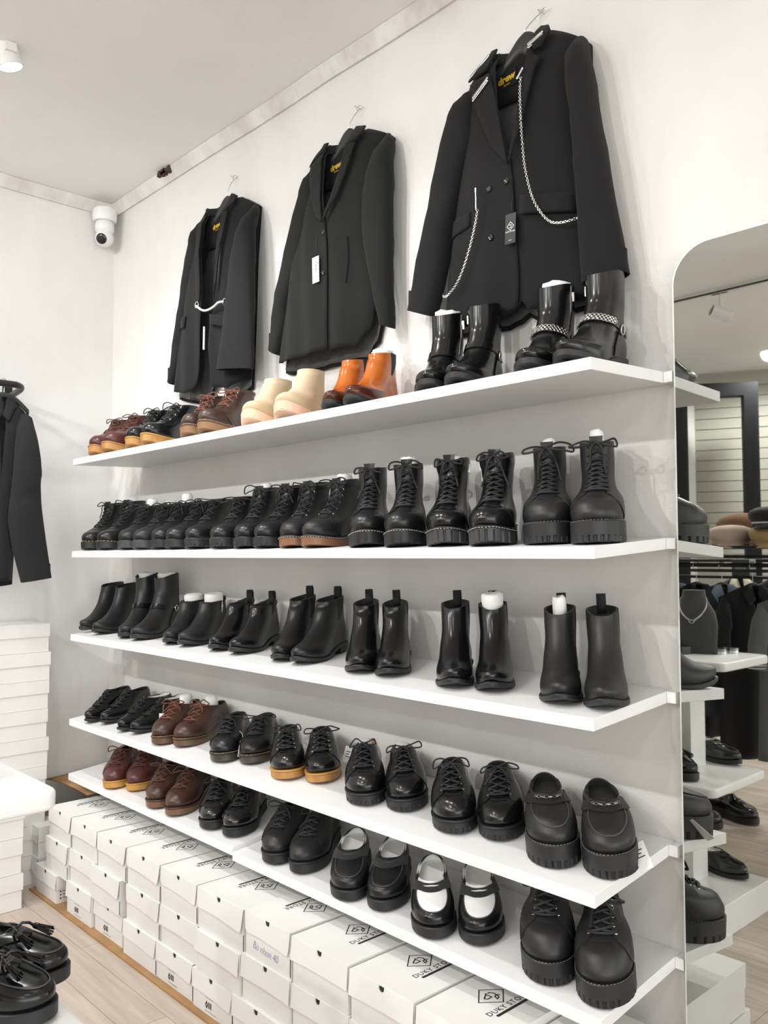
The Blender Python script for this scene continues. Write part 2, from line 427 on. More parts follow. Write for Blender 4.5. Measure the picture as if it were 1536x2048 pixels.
YF = -.43
BC = [  # column: (row height list) x0, x1, front offset, flap, extras
 ('second',[( .080,.292,.361,0,'tab',()),( .066,.275,.243,.006,'tab',()),(-.019,.190,.114,.012,'full',(side_text,))]),
 ('third', [( .300,.520,.361,.0,'full',()),( .284,.505,.243,.0,'full',()),( .272,.490,.122,.006,'full',(sticker,))]),
 ('fourth',[( .524,.746,.358,.0,'tab',()),( .492,.718,.238,.008,'tab',()),( .494,.720,.119,-.004,'full',(sticker,))]),
 ('fifth', [( .757,.986,.361,0,'tab',()),( .755,.986,.240,.002,'tab',()),( .742,.974,.120,.006,'tab',())]),
 ('sixth', [( .990,1.214,.360,0,'tab',()),( .991,1.222,.240,0,'full',()),( .972,1.200,.120,.004,'tab',(sticker,))]),
 ('seventh',[(1.218,1.466,.360,0,'tab',()),(1.226,1.460,.238,.010,'full',(side_text,)),(1.205,1.424,.119,.008,'tab',(sticker,))]),
 ('eighth',[(1.474,1.686,.366,0,'tab',(hand_text,)),(1.464,1.690,.245,.004,'full',()),(1.428,1.660,.122,.012,'full',())]),
 ('ninth', [(1.692,1.920,.362,0,'full',()),(1.692,1.924,.241,.0,'full',()),(1.68,1.905,.120,0,'full',())]),
 ('tenth', [(1.926,2.148,.358,.0,'full',()),(1.924,2.148,.238,0,'full',())]),
 ('eleventh',[(2.155,2.376,.356,.0,'full',()),(2.155,2.376,.237,0,'full',())]),
 ('last',[(2.382,2.552,.338,-.02,'full',())]),
]
ROWN = ('top','middle','bottom')
for ci, (cn, rows) in enumerate(BC):
    for ri, (x0,x1,zt,fo,fl,bits) in enumerate(rows):
        below = rows[ri+1][2] if ri+1 < len(rows) else (.0075 if len(rows) == 3 else (.122 if cn in ('tenth','eleventh') else .22))
        h = zt-below-.0005
        ex = ''
        if hand_text in bits: lab = 'white shoe box with blue handwriting on its front, on top of its stack'
        elif cn == 'last': lab = 'white shoe box beside the mirror at the right end of the row'
        else: lab = 'white shoe box, %s row of the %s stack from the left, under the lowest shelf' % (ROWN[ri], cn)
        shoe_box(x0, x1, zt, h, YF-fo, .335+min(fo,.01) if x0 > .1 else .33, lab, fl, ('left' if ci < 7 else 'right') if ri == 0 and cn != 'last' else None, bits)
# shorter stack behind the table
shoe_box(-.178,-.040,.245,.121,-.425,.33,'white shoe box in shade behind the display table, upper of two','full')
shoe_box(-.185,-.036,.123,.1225,-.427,.33,'white shoe box in shade behind the display table, lower of two','tab')
# the hidden lower boxes that carry the right-hand stacks are out of frame; their tops rest on these
for x0, x1, zt in ((1.926,2.148,.121),(2.155,2.376,.121),(2.382,2.552,.219)):
    shoe_box(x0, x1, zt, zt-.008, YF, .335, 'white shoe box at the bottom of the %s stack from the left, mostly hidden' % ('tenth' if x0 < 2 else 'eleventh' if x0 < 2.3 else 'last'), 'full')
o = obj('cardboard_sheet', M().box((-.05,-.455,0),(2.56,-.06,.0072)), KRAFT, None, angle=0); tag(o, 'brown cardboard sheet on the floor under the shoe box stacks', 'cardboard')
m = M(); rows = []
for k in range(9):
    t = k/8; x = lerp(-.305,.074,t); w = .012*sin(t*3)
    rows.append([(x,-.052,.008),(x,-.048,.20),(x,-.045,.352+w),(x,-.06,.374+w*1.6),(x,-.16,.376+w*1.5),(x,-.29+.02*t,.368+w)])
m.grid(rows); o = obj('cardboard_sheet', m, KRAFT, None, angle=60, solid=.004); tag(o, 'bent brown cardboard sheet standing behind the leftmost shoe boxes by the wall corner', 'cardboard')

# tall stacks of long boxes against the left wall, long sides facing the room
def side_box(xf, y0, y1, zt, h, label, group, j):
    root = thing('shoe_box', label, 'box', (xf-.10, (y0+y1)/2, zt-h), (0,0,j), group)
    Y = (y1-y0)/2; lh = h*.46
    obj('body', M().box((-.098,-Y+.004,0),(.097,Y-.004,h-.002)), CARTON, root, angle=0)
    m = M(); m.box((-.10,-Y,h-.002),(.10,Y,h)); m.box((.0985,-Y,h-lh),(.1005,Y,h-.0021)); m.box((-.1005,-Y,h-lh),(-.0985,Y,h-.0021)); m.box((-.0984,Y-.002,h-lh),(.0984,Y-.0002,h-.0021)); m.box((-.0984,-Y+.0002,h-lh),(.0984,-Y+.002,h-.0021))
    obj('lid', m, CARTON, root, angle=0)
    return root
rr = random.Random(11)
zt = 1.072
names = ['topmost','second','third','fourth','fifth','sixth','seventh','eighth','lowest']
for k in range(9):
    h = .1185 if k < 8 else zt-.0
    j = rr.uniform(-.006,.006)
    b = side_box(-.10, -.70, -.366+j, zt, h-.0006, 'white shoe box in the tall stack against the left wall, %s from the top' % names[k] if k else 'topmost white shoe box of the tall stack against the left wall', 'tall stack of shoe boxes by the left wall', rr.uniform(-.008,.008))
    if k == 0:
        t = text_mesh('C', .02, .0002); t.xf(Matrix(((0,0,1,.0982),(1,0,0,-.128),(0,1,0,.038),(0,0,0,1)))); obj('printed_letter', t, INK, b, angle=0)
    zt -= .1190
zt = .405
for k in range(3):
    h = .134
    side_box(.12, -.91, -.540+rr.uniform(-.008,.004), zt, h-.0006, 'white shoe box in the low stack under the display table edge, %s' % ('top','middle','bottom')[k], 'low stack of shoe boxes', rr.uniform(-.01,.01))
    zt -= .135
# ---------------------------------------------------------------- shoes
FPX = np.array([0,.06,.15,.28,.42,.55,.68,.8,1.0]); FPY = np.array([.66,.67,.69,.68,.69,.83,.97,1.0,1.0])
def fp(u, tc, p):
    u = np.clip(u, 0, 1)
    b = np.interp(u, FPX, FPY)
    hc = np.sqrt(np.clip(1-(1-np.clip(u/.15,0,1))**2.2, 0, 1))
    t = np.clip((u-tc)/(1-tc), 0, 1)
    return b*hc*np.sqrt(np.clip(1-t**p, 0, 1))

STY = {}
def style(name, L, rings, th, hh, spring, tc=.66, p=2.3, dip=0., base=None):
    STY[name] = dict(L=L, R=np.array(rings, float), th=th, hh=hh, spring=spring, tc=tc, p=p, dip=dip)
def boot_rings(L, H, W=.053, th=1., sl=.118, toe=.05, flare=.038, ank=.036):
    d = L-.285
    return [ (L-.007,.0,.007,0,W-.003,0), (L-.001,.013*th,.001,.011,W,0), (L-.005,.029*th,-.002,.023,W+.0005,0), (L-.024,toe*.9,-.003,.034,W-.001,.08),
      (L-.058,toe+.006,-.003,.046,W-.005,.25), (L-.096,toe+.022,.0,.060,.041,.45), (L-.128,toe+.042,.003,.078,ank+.0005,.7),
      (sl+.014+d*.3,.116,.006,.1,ank,.9), (sl+.002+d*.3,.14 if H>.15 else (H+.116)/2,.006,.125 if H>.15 else (H+.1)/2,(ank+flare)/2,1), (sl+d*.3,H,.003,H,flare,1)]
def sleek_rings(L, H, W=.049, toe=.040, flare=.036, ank=.0365, sl=.124):
    return [ (L-.007,.0,.007,0,W-.003,0), (L-.001,.012,.001,.011,W,0), (L-.006,.025,-.002,.023,W,0), (L-.026,toe*.92,-.003,.034,W-.002,.06),
      (L-.060,toe+.012,-.003,.046,W-.0065,.2), (L-.096,toe+.034,.0,.060,.0405,.42), (L-.126,toe+.060,.003,.078,ank+.0005,.7),
      (sl+.016,.126,.006,.1,ank,.9), (sl+.004,.148 if H>.15 else (H+.12)/2,.006,.125 if H>.15 else (H+.1)/2,(ank+flare)/2,1), (sl,H,.003,H,flare,1)]
def low_rings(L, W=.053, toe=.048, hz=.064, fz=.092, op=.145, ank=.033):
    return [ (L-.007,.0,.007,0,W-.003,0), (L-.001,.012,.001,.010,W,0), (L-.005,.027,-.002,.020,W+.0005,0), (L-.024,toe*.9,-.003,.029,W-.0015,.06),
      (L-.056,toe+.005,-.003,.039,W-.006,.2), (L-.09,toe+.017,-.001,.048,.0405,.4), ((L-.12+op)/2+.004,(toe+.03+fz)/2-.006,.003,.056,.0365,.65), (op,fz,.006,hz,ank,.85)]
style('combat', .285, boot_rings(.285,.165,toe=.05), .026,.032,.012)
style('combat_low', .285, boot_rings(.285,.140,toe=.05), .026,.032,.012)
style('work', .280, boot_rings(.280,.135,toe=.054), .028,.034,.018)
style('tall_combat', .285, boot_rings(.285,.180,toe=.052,flare=.039), .034,.042,.014)
style('platform_combat', .285, boot_rings(.285,.178,W=.057,toe=.052,flare=.037), .044,.050,.006, tc=.62, p=2.6)
style('chelsea', .285, sleek_rings(.285,.150), .010,.030,.018, tc=.6, p=1.9, dip=.006)
style('chelsea_low', .280, sleek_rings(.280,.125,W=.048), .010,.030,.018, tc=.6, p=1.9, dip=.016)
style('chelsea_tall', .285, sleek_rings(.285,.160,W=.049,toe=.038), .010,.030,.020, tc=.58, p=1.8, dip=.002)
style('chelsea_sport', .280, sleek_rings(.280,.145,W=.053,toe=.046,flare=.040,ank=.041), .026,.032,.024, tc=.64, p=2.3, dip=.004)
style('harness', .285, sleek_rings(.285,.200,W=.050,toe=.036,flare=.041,ank=.039,sl=.122), .014,.036,.014, tc=.62, p=2.2)
style('oxford', .290, low_rings(.290,W=.045,toe=.040,hz=.062,fz=.085,op=.135), .008,.024,.014, tc=.56, p=1.75, dip=.012)
style('derby', .285, low_rings(.285), .024,.032,.010, dip=.012)
style('derby_lug', .288, low_rings(.288,W=.056,toe=.050,fz=.098), .028,.036,.008, dip=.014, tc=.64)
style('derby_platform', .290, low_rings(.290,W=.061,toe=.058,hz=.075,fz=.112,op=.15,ank=.036), .046,.052,.004, dip=.012, tc=.62, p=2.5)
style('loafer', .285, low_rings(.285,W=.055,toe=.042,hz=.056,fz=.068,op=.168,ank=.032), .024,.032,.006, tc=.64, p=2.4, dip=.014)
style('loafer_platform', .287, low_rings(.287,W=.058,toe=.050,hz=.062,fz=.078,op=.172,ank=.034), .048,.054,.004, tc=.64, p=2.5, dip=.012)
style('loafer_slim', .285, low_rings(.285,W=.047,toe=.040,hz=.055,fz=.068,op=.168,ank=.032), .014,.028,.008, tc=.6, p=2.0, dip=.014)

class Upper:
    def __init__(s, st, side, sc=1.):
        s.q = STY[st]; s.L = s.q['L']; s.R = s.q['R']; s.K = len(s.R)-1; s.side = side; s.sc = sc
    def zs(s, y):
        q = s.q; t = y/s.L
        return q['th'] + (q['hh']-q['th'])*(1-sstep(.22,.62,t)) + q['spring']*np.clip((t-.66)/.34,0,None)**2
    def ctl(s, ss):
        k = np.clip(ss,0,1)*s.K; i = np.clip(np.floor(k).astype(int),0,s.K-1); t = (k-i)[...,None]
        R = s.R; a = R[np.clip(i-1,0,s.K)]; b = R[i]; c = R[i+1]; d = R[np.clip(i+2,0,s.K)]
        r = .5*(2*b+(c-a)*t+(2*a-5*b+4*c-d)*t*t+(3*b-a-3*c+d)*t**3)
        return [r[...,j] for j in range(6)]
    def _P(s, a, ss):
        yf,zf,yb,zb,W,m = s.ctl(ss); m = np.clip(m,0,1)
        u = (1+np.cos(a))/2; y = yb+(yf-yb)*u
        # the ridge rises fast at the front, keep the sides lower for a rounded instep
        z = zb+(zf-zb)*u
        hw = W*((1-m)*fp(u,s.q['tc'],s.q['p'])+m*np.abs(np.sin(a))**.9)
        x = np.sign(np.sin(a))*hw
        z = z - s.q['dip']*np.sin(a)**2*np.clip((ss-.72)/.28,0,1)**1.5
        x = x + s.side*.010*np.clip((y/s.L-.45)/.55,0,1)**1.4
        z = z + s.zs(y)
        return np.stack([x, s.L/2-y, z], -1)
    def P(s, a, ss):
        a, ss = np.broadcast_arrays(np.asarray(a,float), np.asarray(ss,float))
        p = s._P(a, np.clip(ss,0,1))
        ex = np.clip(ss-1,0,None)
        if np.any(ex > 0):
            d = (s._P(a, np.full_like(ss,1.)) - s._P(a, np.full_like(ss,.95)))/.05
            p = p + ex[...,None]*d
        return p
    def N(s, a, ss):
        e = 1e-3
        da = s.P(np.asarray(a)+e, ss)-s.P(np.asarray(a)-e, ss)
        ds = s.P(a, np.clip(np.asarray(ss)+e,0,1.2))-s.P(a, np.clip(np.asarray(ss)-e,0,1.2))
        n = np.cross(da, ds); l = np.linalg.norm(n, axis=-1, keepdims=True); l[l < 1e-12] = 1
        n = n/l
        c = np.array([0, s.L/2-.08, .03])
        return n
    def off(s, a, ss, d):
        a, ss = np.broadcast_arrays(np.asarray(a,float), np.asarray(ss,float))
        return s.P(a,ss)+s.N(a,ss)*np.asarray(d)[...,None] if np.ndim(d) else s.P(a,ss)+s.N(a,ss)*d
    def patch(s, A, S, d, rim=True):
        """A, S 2-D arrays; raised patch with a rim down to the surface"""
        top = s.off(A, S, d); m = M()
        r, c = A.shape
        m.grid([[top[i,j] for j in range(c)] for i in range(r)])
        if rim:
            base = s.off(A, S, -.0015)
            def edge(idx):
                m.grid([[top[i] for i in idx],[base[i] for i in idx]], flip=True)
            edge([(0,j) for j in range(c)]); edge([(r-1,j) for j in range(c-1,-1,-1)])
            edge([(i,0) for i in range(r-1,-1,-1)]); edge([(i,c-1) for i in range(r)])
        return m

def outline(U, n, off, W=None):
    a = np.linspace(0, 2*PI, n, endpoint=False); q = U.q
    W = q['R'] [1][4] if W is None else W
    u = (1+np.cos(a))/2; y = u*U.L; x = np.sign(np.sin(a))*W*fp(u,q['tc'],q['p'])
    x = x + U.side*.010*np.clip((y/U.L-.45)/.55,0,1)**1.4
    P = np.stack([x, y], -1); T = np.roll(P,-1,0)-np.roll(P,1,0); l = np.linalg.norm(T,axis=1,keepdims=True); T /= np.maximum(l,1e-9)
    N = np.stack([T[:,1],-T[:,0]],-1)
    if np.sum(N*(P-P.mean(0))) < 0: N = -N
    return P, N, a
def slab(U, z0f, z1f, off, n=72, notch=None, round_=.002):
    """sole slab following the outline; notch=(count, height, depth)"""
    P, N, a = outline(U, n, off)
    def ring(o, z):
        o = np.asarray(o) if np.ndim(o) else np.full(n, o)
        Q = P + N*o[:,None]; zz = z(np.clip(Q[:,1],0,U.L))
        return [(Q[i,0], U.L/2-Q[i,1], zz[i]) for i in range(n)]
    r = round_
    rows = [ring(off-.010, z0f), ring(off-r, z0f)]
    if notch:
        cnt, h, dp = notch
        ph = (np.arange(n)*cnt/n) % 1.; o = np.where(ph < .22, off-dp, off)
        rows += [ring(np.minimum(o, off), lambda y: z0f(y)+.0015), ring(o, lambda y: z0f(y)+h), ring(off, lambda y: z0f(y)+h+.0015)]
    else:
        rows += [ring(off, lambda y: z0f(y)+r)]
    rows += [ring(off, lambda y: z1f(y)-r), ring(off-r, z1f), ring(off-.012, z1f)]
    m = M(); m.rings(rows, True, True); return m
def heel_block(U, hw=.27):
    q = U.q; n = 40; a = np.linspace(0, 2*PI, n, endpoint=False)
    P, N, aa = outline(U, 200, 0)
    pts = [(p[0], p[1]) for p in P if p[1] < hw*U.L]
    pts = sorted(pts, key=lambda t: math.atan2(t[0], .04-t[1]))
    m = M()
    def rr(k, z): return [(x*k, U.L/2-(.035+(y-.035)*k), z(y)) for x, y in pts]
    m.rings([rr(.97,lambda y: .0), rr(1.0,lambda y: .002), rr(1.01,lambda y: float(U.zs(np.array(y)))-U.q['th']+.001)])
    return m
def stitches(U, off, zf, n, r=.0011, a0=0., a1=2*PI, frac=.55):
    P, N, a = outline(U, 400, off); m = M()
    per = np.cumsum(np.linalg.norm(np.diff(np.vstack([P,P[:1]]),axis=0),axis=1)); tot = per[-1]
    for k in range(n):
        i0 = int(np.searchsorted(per, tot*k/n)) % 400; i1 = int(np.searchsorted(per, tot*(k+frac)/n)) % 400
        q = []
        for i in (i0, i1):
            X = P[i]+N[i]*off; y = min(max(X[1],0),U.L); q.append((X[0], U.L/2-X[1], float(zf(np.array(y)))))
        m.cyl(q[0], q[1], r, 4)
    return m

def make_shoe(nm, st, side, root, col=BLACK_L, sole=RUBBER, lace=None, rows=6, st0=.5, quarters=True, gore=False, tab=False, welt=None,
              stitch=None, notch=None, heel=False, lining=LINING, eyelets=None, lod=1, apron=None, saddle=None, chain=False, cap=None, capcol=None,
              harness=None, tongue=True, collar=False, bow=1, seed=0, qcol=None, tassel=False, zipper=False, plug=None, lr=.0021, tonguetop=1.045):
    U = Upper(st, side); q = U.q; rnd = random.Random(seed*7+side+3)
    nA = 48 if lod else 32; nS = 34 if lod else 22
    A = np.linspace(0, 2*PI, nA, endpoint=False)
    S = np.linspace(0, 1, nS)
    AA, SS = np.meshgrid(A, S)
    P = U.P(AA, SS)
    m = M(); m.rings([[P[i,j] for j in range(nA)] for i in range(nS)], True, False)
    o = obj('upper', m, col, root, angle=60)
    # inner lining
    rows_ = [U.P(A, np.full(nA,1.)), U.off(A, np.full(nA,1.), -.0042)+np.array([0,0,.0006])]
    for s_ in (.93,.85,.76,.66,.58):
        rows_.append(U.off(A, np.full(nA,s_), -.0045))
    m = M(); m.rings([[r[j] for j in range(nA)] for r in rows_], False, True); obj('lining', m, lining, root, angle=60)
    # sole
    off = .0035; zt = lambda y: U.zs(y)+.0015
    n = 168 if notch else (96 if lod else 64)
    if heel:
        z0 = lambda y: U.zs(y)-q['th']+(0)
        obj('outsole', slab(U, z0, zt, off, n), sole, root)
        obj('heel', heel_block(U), sole, root)
    else:
        spr = lambda y: q['spring']*np.clip((y/U.L-.66)/.34,0,None)**2*.9
        if welt is not None:
            wth = .005
            obj('outsole', slab(U, spr, lambda y: U.zs(y)-wth+.0015, off-.0005, n, notch), sole, root)
            obj('welt', slab(U, lambda y: U.zs(y)-wth+.0012, zt, off+.0012, 96 if lod else 64, None, .0015), welt, root)
        else:
            obj('outsole', slab(U, spr, zt, off, n, notch), sole, root)
    if stitch is not None:
        sm, where = stitch
        zz = {'welt': lambda y: U.zs(y)+.0022, 'side': lambda y: U.zs(y)-.003}[where]
        obj('stitching', stitches(U, off-.0015 if where == 'welt' else off+.0012, zz, 90 if lod else 50, .0008 if lod else .001), sm, root)
    # toe cap
    if cap:
        a_ = np.linspace(-1.35, 1.35, 28); s_ = np.linspace(.02, cap, 14); B, Q = np.meshgrid(a_, s_)
        B = B*(1-.55*(Q/cap)**3*0); obj('toe_cap', U.patch(B, Q, .0012), capcol or col, root, angle=60)
    top = 1.0
    ae = .33
    if quarters and lace is not None:
        s_ = np.concatenate([np.linspace(.05, st0, 12), np.linspace(st0+.03, 1, 14)])
        rowsA = []
        for s0 in s_:
            e = ae if s0 >= st0 else ae+(1.2-ae)*((st0-s0)/(st0-.05))**.75
            if abs(s0-st0) < .04: e += .05
            rowsA.append(np.linspace(e, 2*PI-e, 44))
        B = np.array(rowsA); Q = np.repeat(s_[:,None], 44, 1)
        obj('quarters', U.patch(B, Q, .0022), qcol or col, root, angle=50)
    if collar:
        s_ = np.linspace(.91, 1.01, 6); a_ = np.linspace(.62, 2*PI-.62, 36); B, Q = np.meshgrid(a_, s_)
        d = .0025+.004*np.sin(np.linspace(0,PI,6))[:,None]*np.ones((1,36))
        obj('padded_collar', U.patch(B, Q, d), collar if not isinstance(collar, bool) else col, root, angle=60)
    if lace is not None:
        if tongue:
            s_ = np.linspace(st0-.04, tonguetop, 10); a_ = np.linspace(-.30, .30, 9); B, Q = np.meshgrid(a_, s_)
            B = B*np.where(Q > 1, 1+1.4*(Q-1)/.07*.25, 1)
            obj('tongue', U.patch(B, Q, .0012), qcol or col, root, angle=60)
        sv = np.linspace(st0+.04, .965, rows); ea = ae+.13
        m = M(); lk = 6 if lod else 5
        def pt(a, s0, d): return Vector(U.off(np.array([a]), np.array([s0]), d)[0])
        for i in range(rows):
            l, r_ = pt(-ea, sv[i], .0036), pt(ea, sv[i], .0036); c = pt(0, sv[i], .0065)
            if i == 0:
                m.tube([pt(-ea-.05,sv[i],.002), l, pt(-.2,sv[i],.006), c, pt(.2,sv[i],.006), r_, pt(ea+.05,sv[i],.002)], lr, lk)
            if i < rows-1:
                l2, r2 = pt(-ea, sv[i+1], .0036), pt(ea, sv[i+1], .0036); sm = (sv[i]+sv[i+1])/2
                m.tube([pt(-ea-.05,sv[i],.002), l, pt(-.2,lerp(sv[i],sv[i+1],.28),.0075), pt(0,sm,.0085), pt(.2,lerp(sv[i],sv[i+1],.72),.0075), r2, pt(ea+.05,sv[i+1],.002)], lr, lk)
                m.tube([pt(ea+.05,sv[i],.002), r_, pt(.2,lerp(sv[i],sv[i+1],.28),.0055), pt(0,sm,.0055), pt(-.2,lerp(sv[i],sv[i+1],.72),.0055), l2, pt(-ea-.05,sv[i+1],.002)], lr, lk)
        if bow:
            K = pt(0, .99, .010)
            nv = Vector(U.N(np.array([0.]), np.array([.97]))[0])
            m.ball(K, .0045, 6)
            for sd in (-1, 1):
                j = lambda: rnd.uniform(-.006,.006)
                w = rnd.uniform(.85,1.25)*bow
                lp = [K, K+Vector((sd*.018*w,0,.006+j()))+nv*.008, K+Vector((sd*.036*w,0,.002+j()))+nv*.010, K+Vector((sd*.040*w,0,-.010+j()))+nv*.008, K+Vector((sd*.024*w,0,-.008))+nv*.008, K]
                m.tube(catmull(lp, 5), lr, lk)
                tl = [K, K+Vector((sd*.012,0,-.012))+nv*.010, pt(sd*rnd.uniform(.25,.55), rnd.uniform(.80,.88), .011), pt(sd*rnd.uniform(.35,.8), rnd.uniform(.66,.76), .009)]
                m.tube(catmull(tl, 5), lr, lk)
        obj('laces', m, lace, root, angle=60)
        if eyelets is not None:
            for i in range(rows):
                for sd in (-1, 1):
                    c = pt(sd*(ea+.02), sv[i], .0026); nn = Vector(U.N(np.array([sd*(ea+.02)]), np.array([sv[i]]))[0])
                    e = M().torus((0,0,0), .0036, .0011, 2, 10, 5)
                    e.xf(Matrix.Translation(c) @ nn.to_track_quat('Z','Y').to_matrix().to_4x4())
                    obj('eyelet', e, eyelets, root)
    if gore:
        for sd in (-1, 1):
            s_ = np.linspace(.62, 1.0, 12); B = np.array([np.linspace(lerp(1.62,1.25,(v-.62)/.38), lerp(1.72,2.35,(v-.62)/.38), 8)*sd for v in s_]); Q = np.repeat(s_[:,None],8,1)
            if sd < 0: B = B[:,::-1]
            obj('elastic_gore', U.patch(B, Q, .0009), ELASTIC, root, angle=60)
    if tab:
        bk = U.P(np.array([PI]), np.array([1.0]))[0]; bl = U.P(np.array([PI]), np.array([.93]))[0]
        y0, z0 = bk[1], bk[2]; w = .011; h = .026 if tab is True else tab
        path = [(y0+.003, z0-.022), (y0+.003, z0), (y0+.004, z0+h*.6), (y0, z0+h), (y0-.006, z0+h*.98), (y0-.009, z0+h*.6), (y0-.0085, z0-.004), (y0-.0085, z0-.02)]
        m = M(); m.grid([[(-w,y,z),(w,y,z)] for y, z in path])
        obj('pull_tab', m, ELASTIC, root, angle=60, solid=.002)
    if apron:
        # raised seam running round the toe and back along both sides
        sp, aw = apron
        pts = []
        for t in np.linspace(-1, 1, 41):
            a_ = t*aw; s0 = sp+(.80-sp)*abs(t)**2.6
            pts.append(Vector(U.off(np.array([a_]), np.array([s0]), .0012)[0]))
        m = M(); m.tube(pts, .0017, 6); obj('apron_seam', m, SEAM if col is not WHITE_L else col, root, angle=60)
        if plug is not None:
            rA = []; rS = []
            for k in np.linspace(0, 1, 14):
                t = np.linspace(-1, 1, 25); a_ = t*aw*(1-.0*k); s0 = sp+(.80-sp)*np.abs(t)**2.6
                rA.append(a_); rS.append(lerp(s0, np.full(25,.97), k))
            obj('vamp_plug', U.patch(np.array(rA), np.array(rS), .0010), plug, root, angle=60)
    if saddle is not None:
        s_ = np.linspace(.66, .80, 7); a_ = np.linspace(-1.75, 1.75, 33); B, Q = np.meshgrid(a_, s_)
        Q = Q - .20*np.clip((np.abs(B)-.6)/1.15,0,1)**1.2*1.0
        obj('saddle_strap', U.patch(B, Q, .0038), saddle, root, angle=60)
        if not chain:      # penny slot: a lighter lens-shaped opening
            s2 = np.linspace(-1, 1, 17); th = .018*(1-s2**2)**.8
            B = np.array([s2*.42, s2*.42]); Q = np.array([.735-th+.018*(1-np.abs(s2)), .735+th*.4+.018*(1-np.abs(s2))])
            obj('penny_slot', U.patch(B, Q, .0042, False), plug or SEAM, root, angle=60)
    if chain:
        nl = 8
        m = M()
        for k in range(nl):
            a_ = lerp(-.62, .62, (k+.5)/nl); c = Vector(U.off(np.array([a_]), np.array([.735]), .0085)[0]); nn = Vector(U.N(np.array([a_]), np.array([.735]))[0])
            e = M().torus((0,0,0), .0048, .0015, 2, 12, 6, .7)
            e.xf(Matrix.Translation(c) @ nn.to_track_quat('Z','Y').to_matrix().to_4x4() @ Matrix.Rotation(.5 if k % 2 else -.4, 4, 'X'))
            m.add(e.v, e.f)
        obj('chain_bit', m, GUNM, root, angle=60)
    if harness:
        # ankle strap with ring and, for the chained pair, flat curb chain over the instep
        def band(s0, s1, a0, a1, d, nmn, mt, tilt=0.):
            s_ = np.linspace(s0, s1, 5); a_ = np.linspace(a0, a1, 60); B, Q = np.meshgrid(a_, s_)
            Q = Q + tilt*(1-np.cos(B))/2
            return obj(nmn, U.patch(B, Q, d), mt, root, angle=60)
        band(.655, .715, 0.0, 2*PI, .0035, 'ankle_strap', BLACK_S, -.16)
        for sd in (-1, 1):
            c = Vector(U.off(np.array([sd*1.9]), np.array([.56]), .006)[0]); nn = Vector(U.N(np.array([sd*1.9]), np.array([.56]))[0])
            e = M().torus((0,0,0), .011, .0022, 2, 18, 6); e.xf(Matrix.Translation(c) @ nn.to_track_quat('Z','Y').to_matrix().to_4x4())
            obj('harness_ring', e, STEEL, root, angle=60)
            s_ = np.linspace(.06, .54, 8); B = np.array([np.linspace(1.80,2.0,5)*sd for _ in s_]); Q = np.repeat(s_[:,None],5,1)
            if sd < 0: B = B[:,::-1]
            obj('harness_strap', U.patch(B, Q, .003), BLACK_S, root, angle=60)
        if harness == 'chain':
            m = M()
            for rr in range(3):
                for k in range(15):
                    a_ = lerp(-1.25, 1.25, (k+.5*(rr % 2)+.25)/15); s0 = .655+.016*rr-.16*(1-cos(a_))/2
                    c = Vector(U.off(np.array([a_]), np.array([s0+.01]), .006)[0]); nn = Vector(U.N(np.array([a_]), np.array([s0]))[0])
                    e = M().torus((0,0,0), .0042, .0013, 2, 10, 5, .8); e.xf(Matrix.Translation(c) @ nn.to_track_quat('Z','Y').to_matrix().to_4x4()); m.add(e.v, e.f)
            obj('curb_chain', m, STEEL, root, angle=60)
    if zipper:
        sd = zipper
        m = M(); m.tube([U.off(np.array([sd*1.5]), np.array([v]), .0015)[0] for v in np.linspace(.35,.99,14)], .002, 5)
        c = Vector(U.off(np.array([sd*1.5]), np.array([.955]), .004)[0]); m.box(c-Vector((.003,.002,.02)), c+Vector((.003,.002,.002)))
        obj('zipper', m, STEEL, root)
    if tassel:
        m = M(); c = Vector(U.off(np.array([0.]), np.array([.80]), .008)[0])
        for sd in (-1, 1):
            m.tube([c, c+Vector((sd*.012,-.004,.006)), c+Vector((sd*.02,-.014,.004)), c+Vector((sd*.022,-.02,0))], .0028, 6)
        obj('bow_cord', m, col, root, angle=60)
        for sd in (-1, 1):
            t0 = c+Vector((sd*.022,-.02,.0)); m = M(); d = Vector((sd*.010,-.036,-.012))
            m.tube([t0, t0+d*.12, t0+d*.3], [.003,.006,.0065], 8)
            for k in range(9):
                an = 2*PI*k/9; r = .006
                b = t0+d*.3+Vector((r*cos(an)*.7, 0, r*sin(an)*.7)); m.tube([b, b+d*.72+Vector((cos(an)*.004,0,sin(an)*.003))], .0019, 5)
            obj('tassel', m, col, root, angle=60)
    return U

def paper(shoe_desc, U, root, kind='roll', h=.03, cx=0., cy=None, r=.02):
    """tissue stuffed in the shaft: its own thing, placed where the shoe opening is"""
    top = U.P(np.linspace(0,2*PI,24,endpoint=False), np.full(24,1.)); c = top.mean(0)
    m = M(); k = 14; rows = []
    rr = random.Random(len(shoe_desc)*3+int(abs(root.location.x)*1000))
    for z, f in ((-.06,.9),(-.02,1.),(h*.5,1.02),(h*.85,.96),(h,.6)):
        rows.append([(c[0]+cx+r*f*cos(2*PI*j/k)*(1+rr.uniform(-.08,.08)), c[1]+(cy or 0)+r*1.15*f*sin(2*PI*j/k)*(1+rr.uniform(-.08,.08)), c[2]+z+rr.uniform(-.003,.003)) for j in range(k)])
    m.rings(rows)
    o = obj('tissue_paper', m, PAPER, None, angle=60)
    o.rotation_mode = root.rotation_mode; o.location = root.location; o.rotation_euler = root.rotation_euler
    tag(o, 'white tissue in the '+shoe_desc.replace(' the ',' ').replace('boot of ','').replace('shoe of ',''), 'paper', 'tissue paper inside the shoes')
    return o
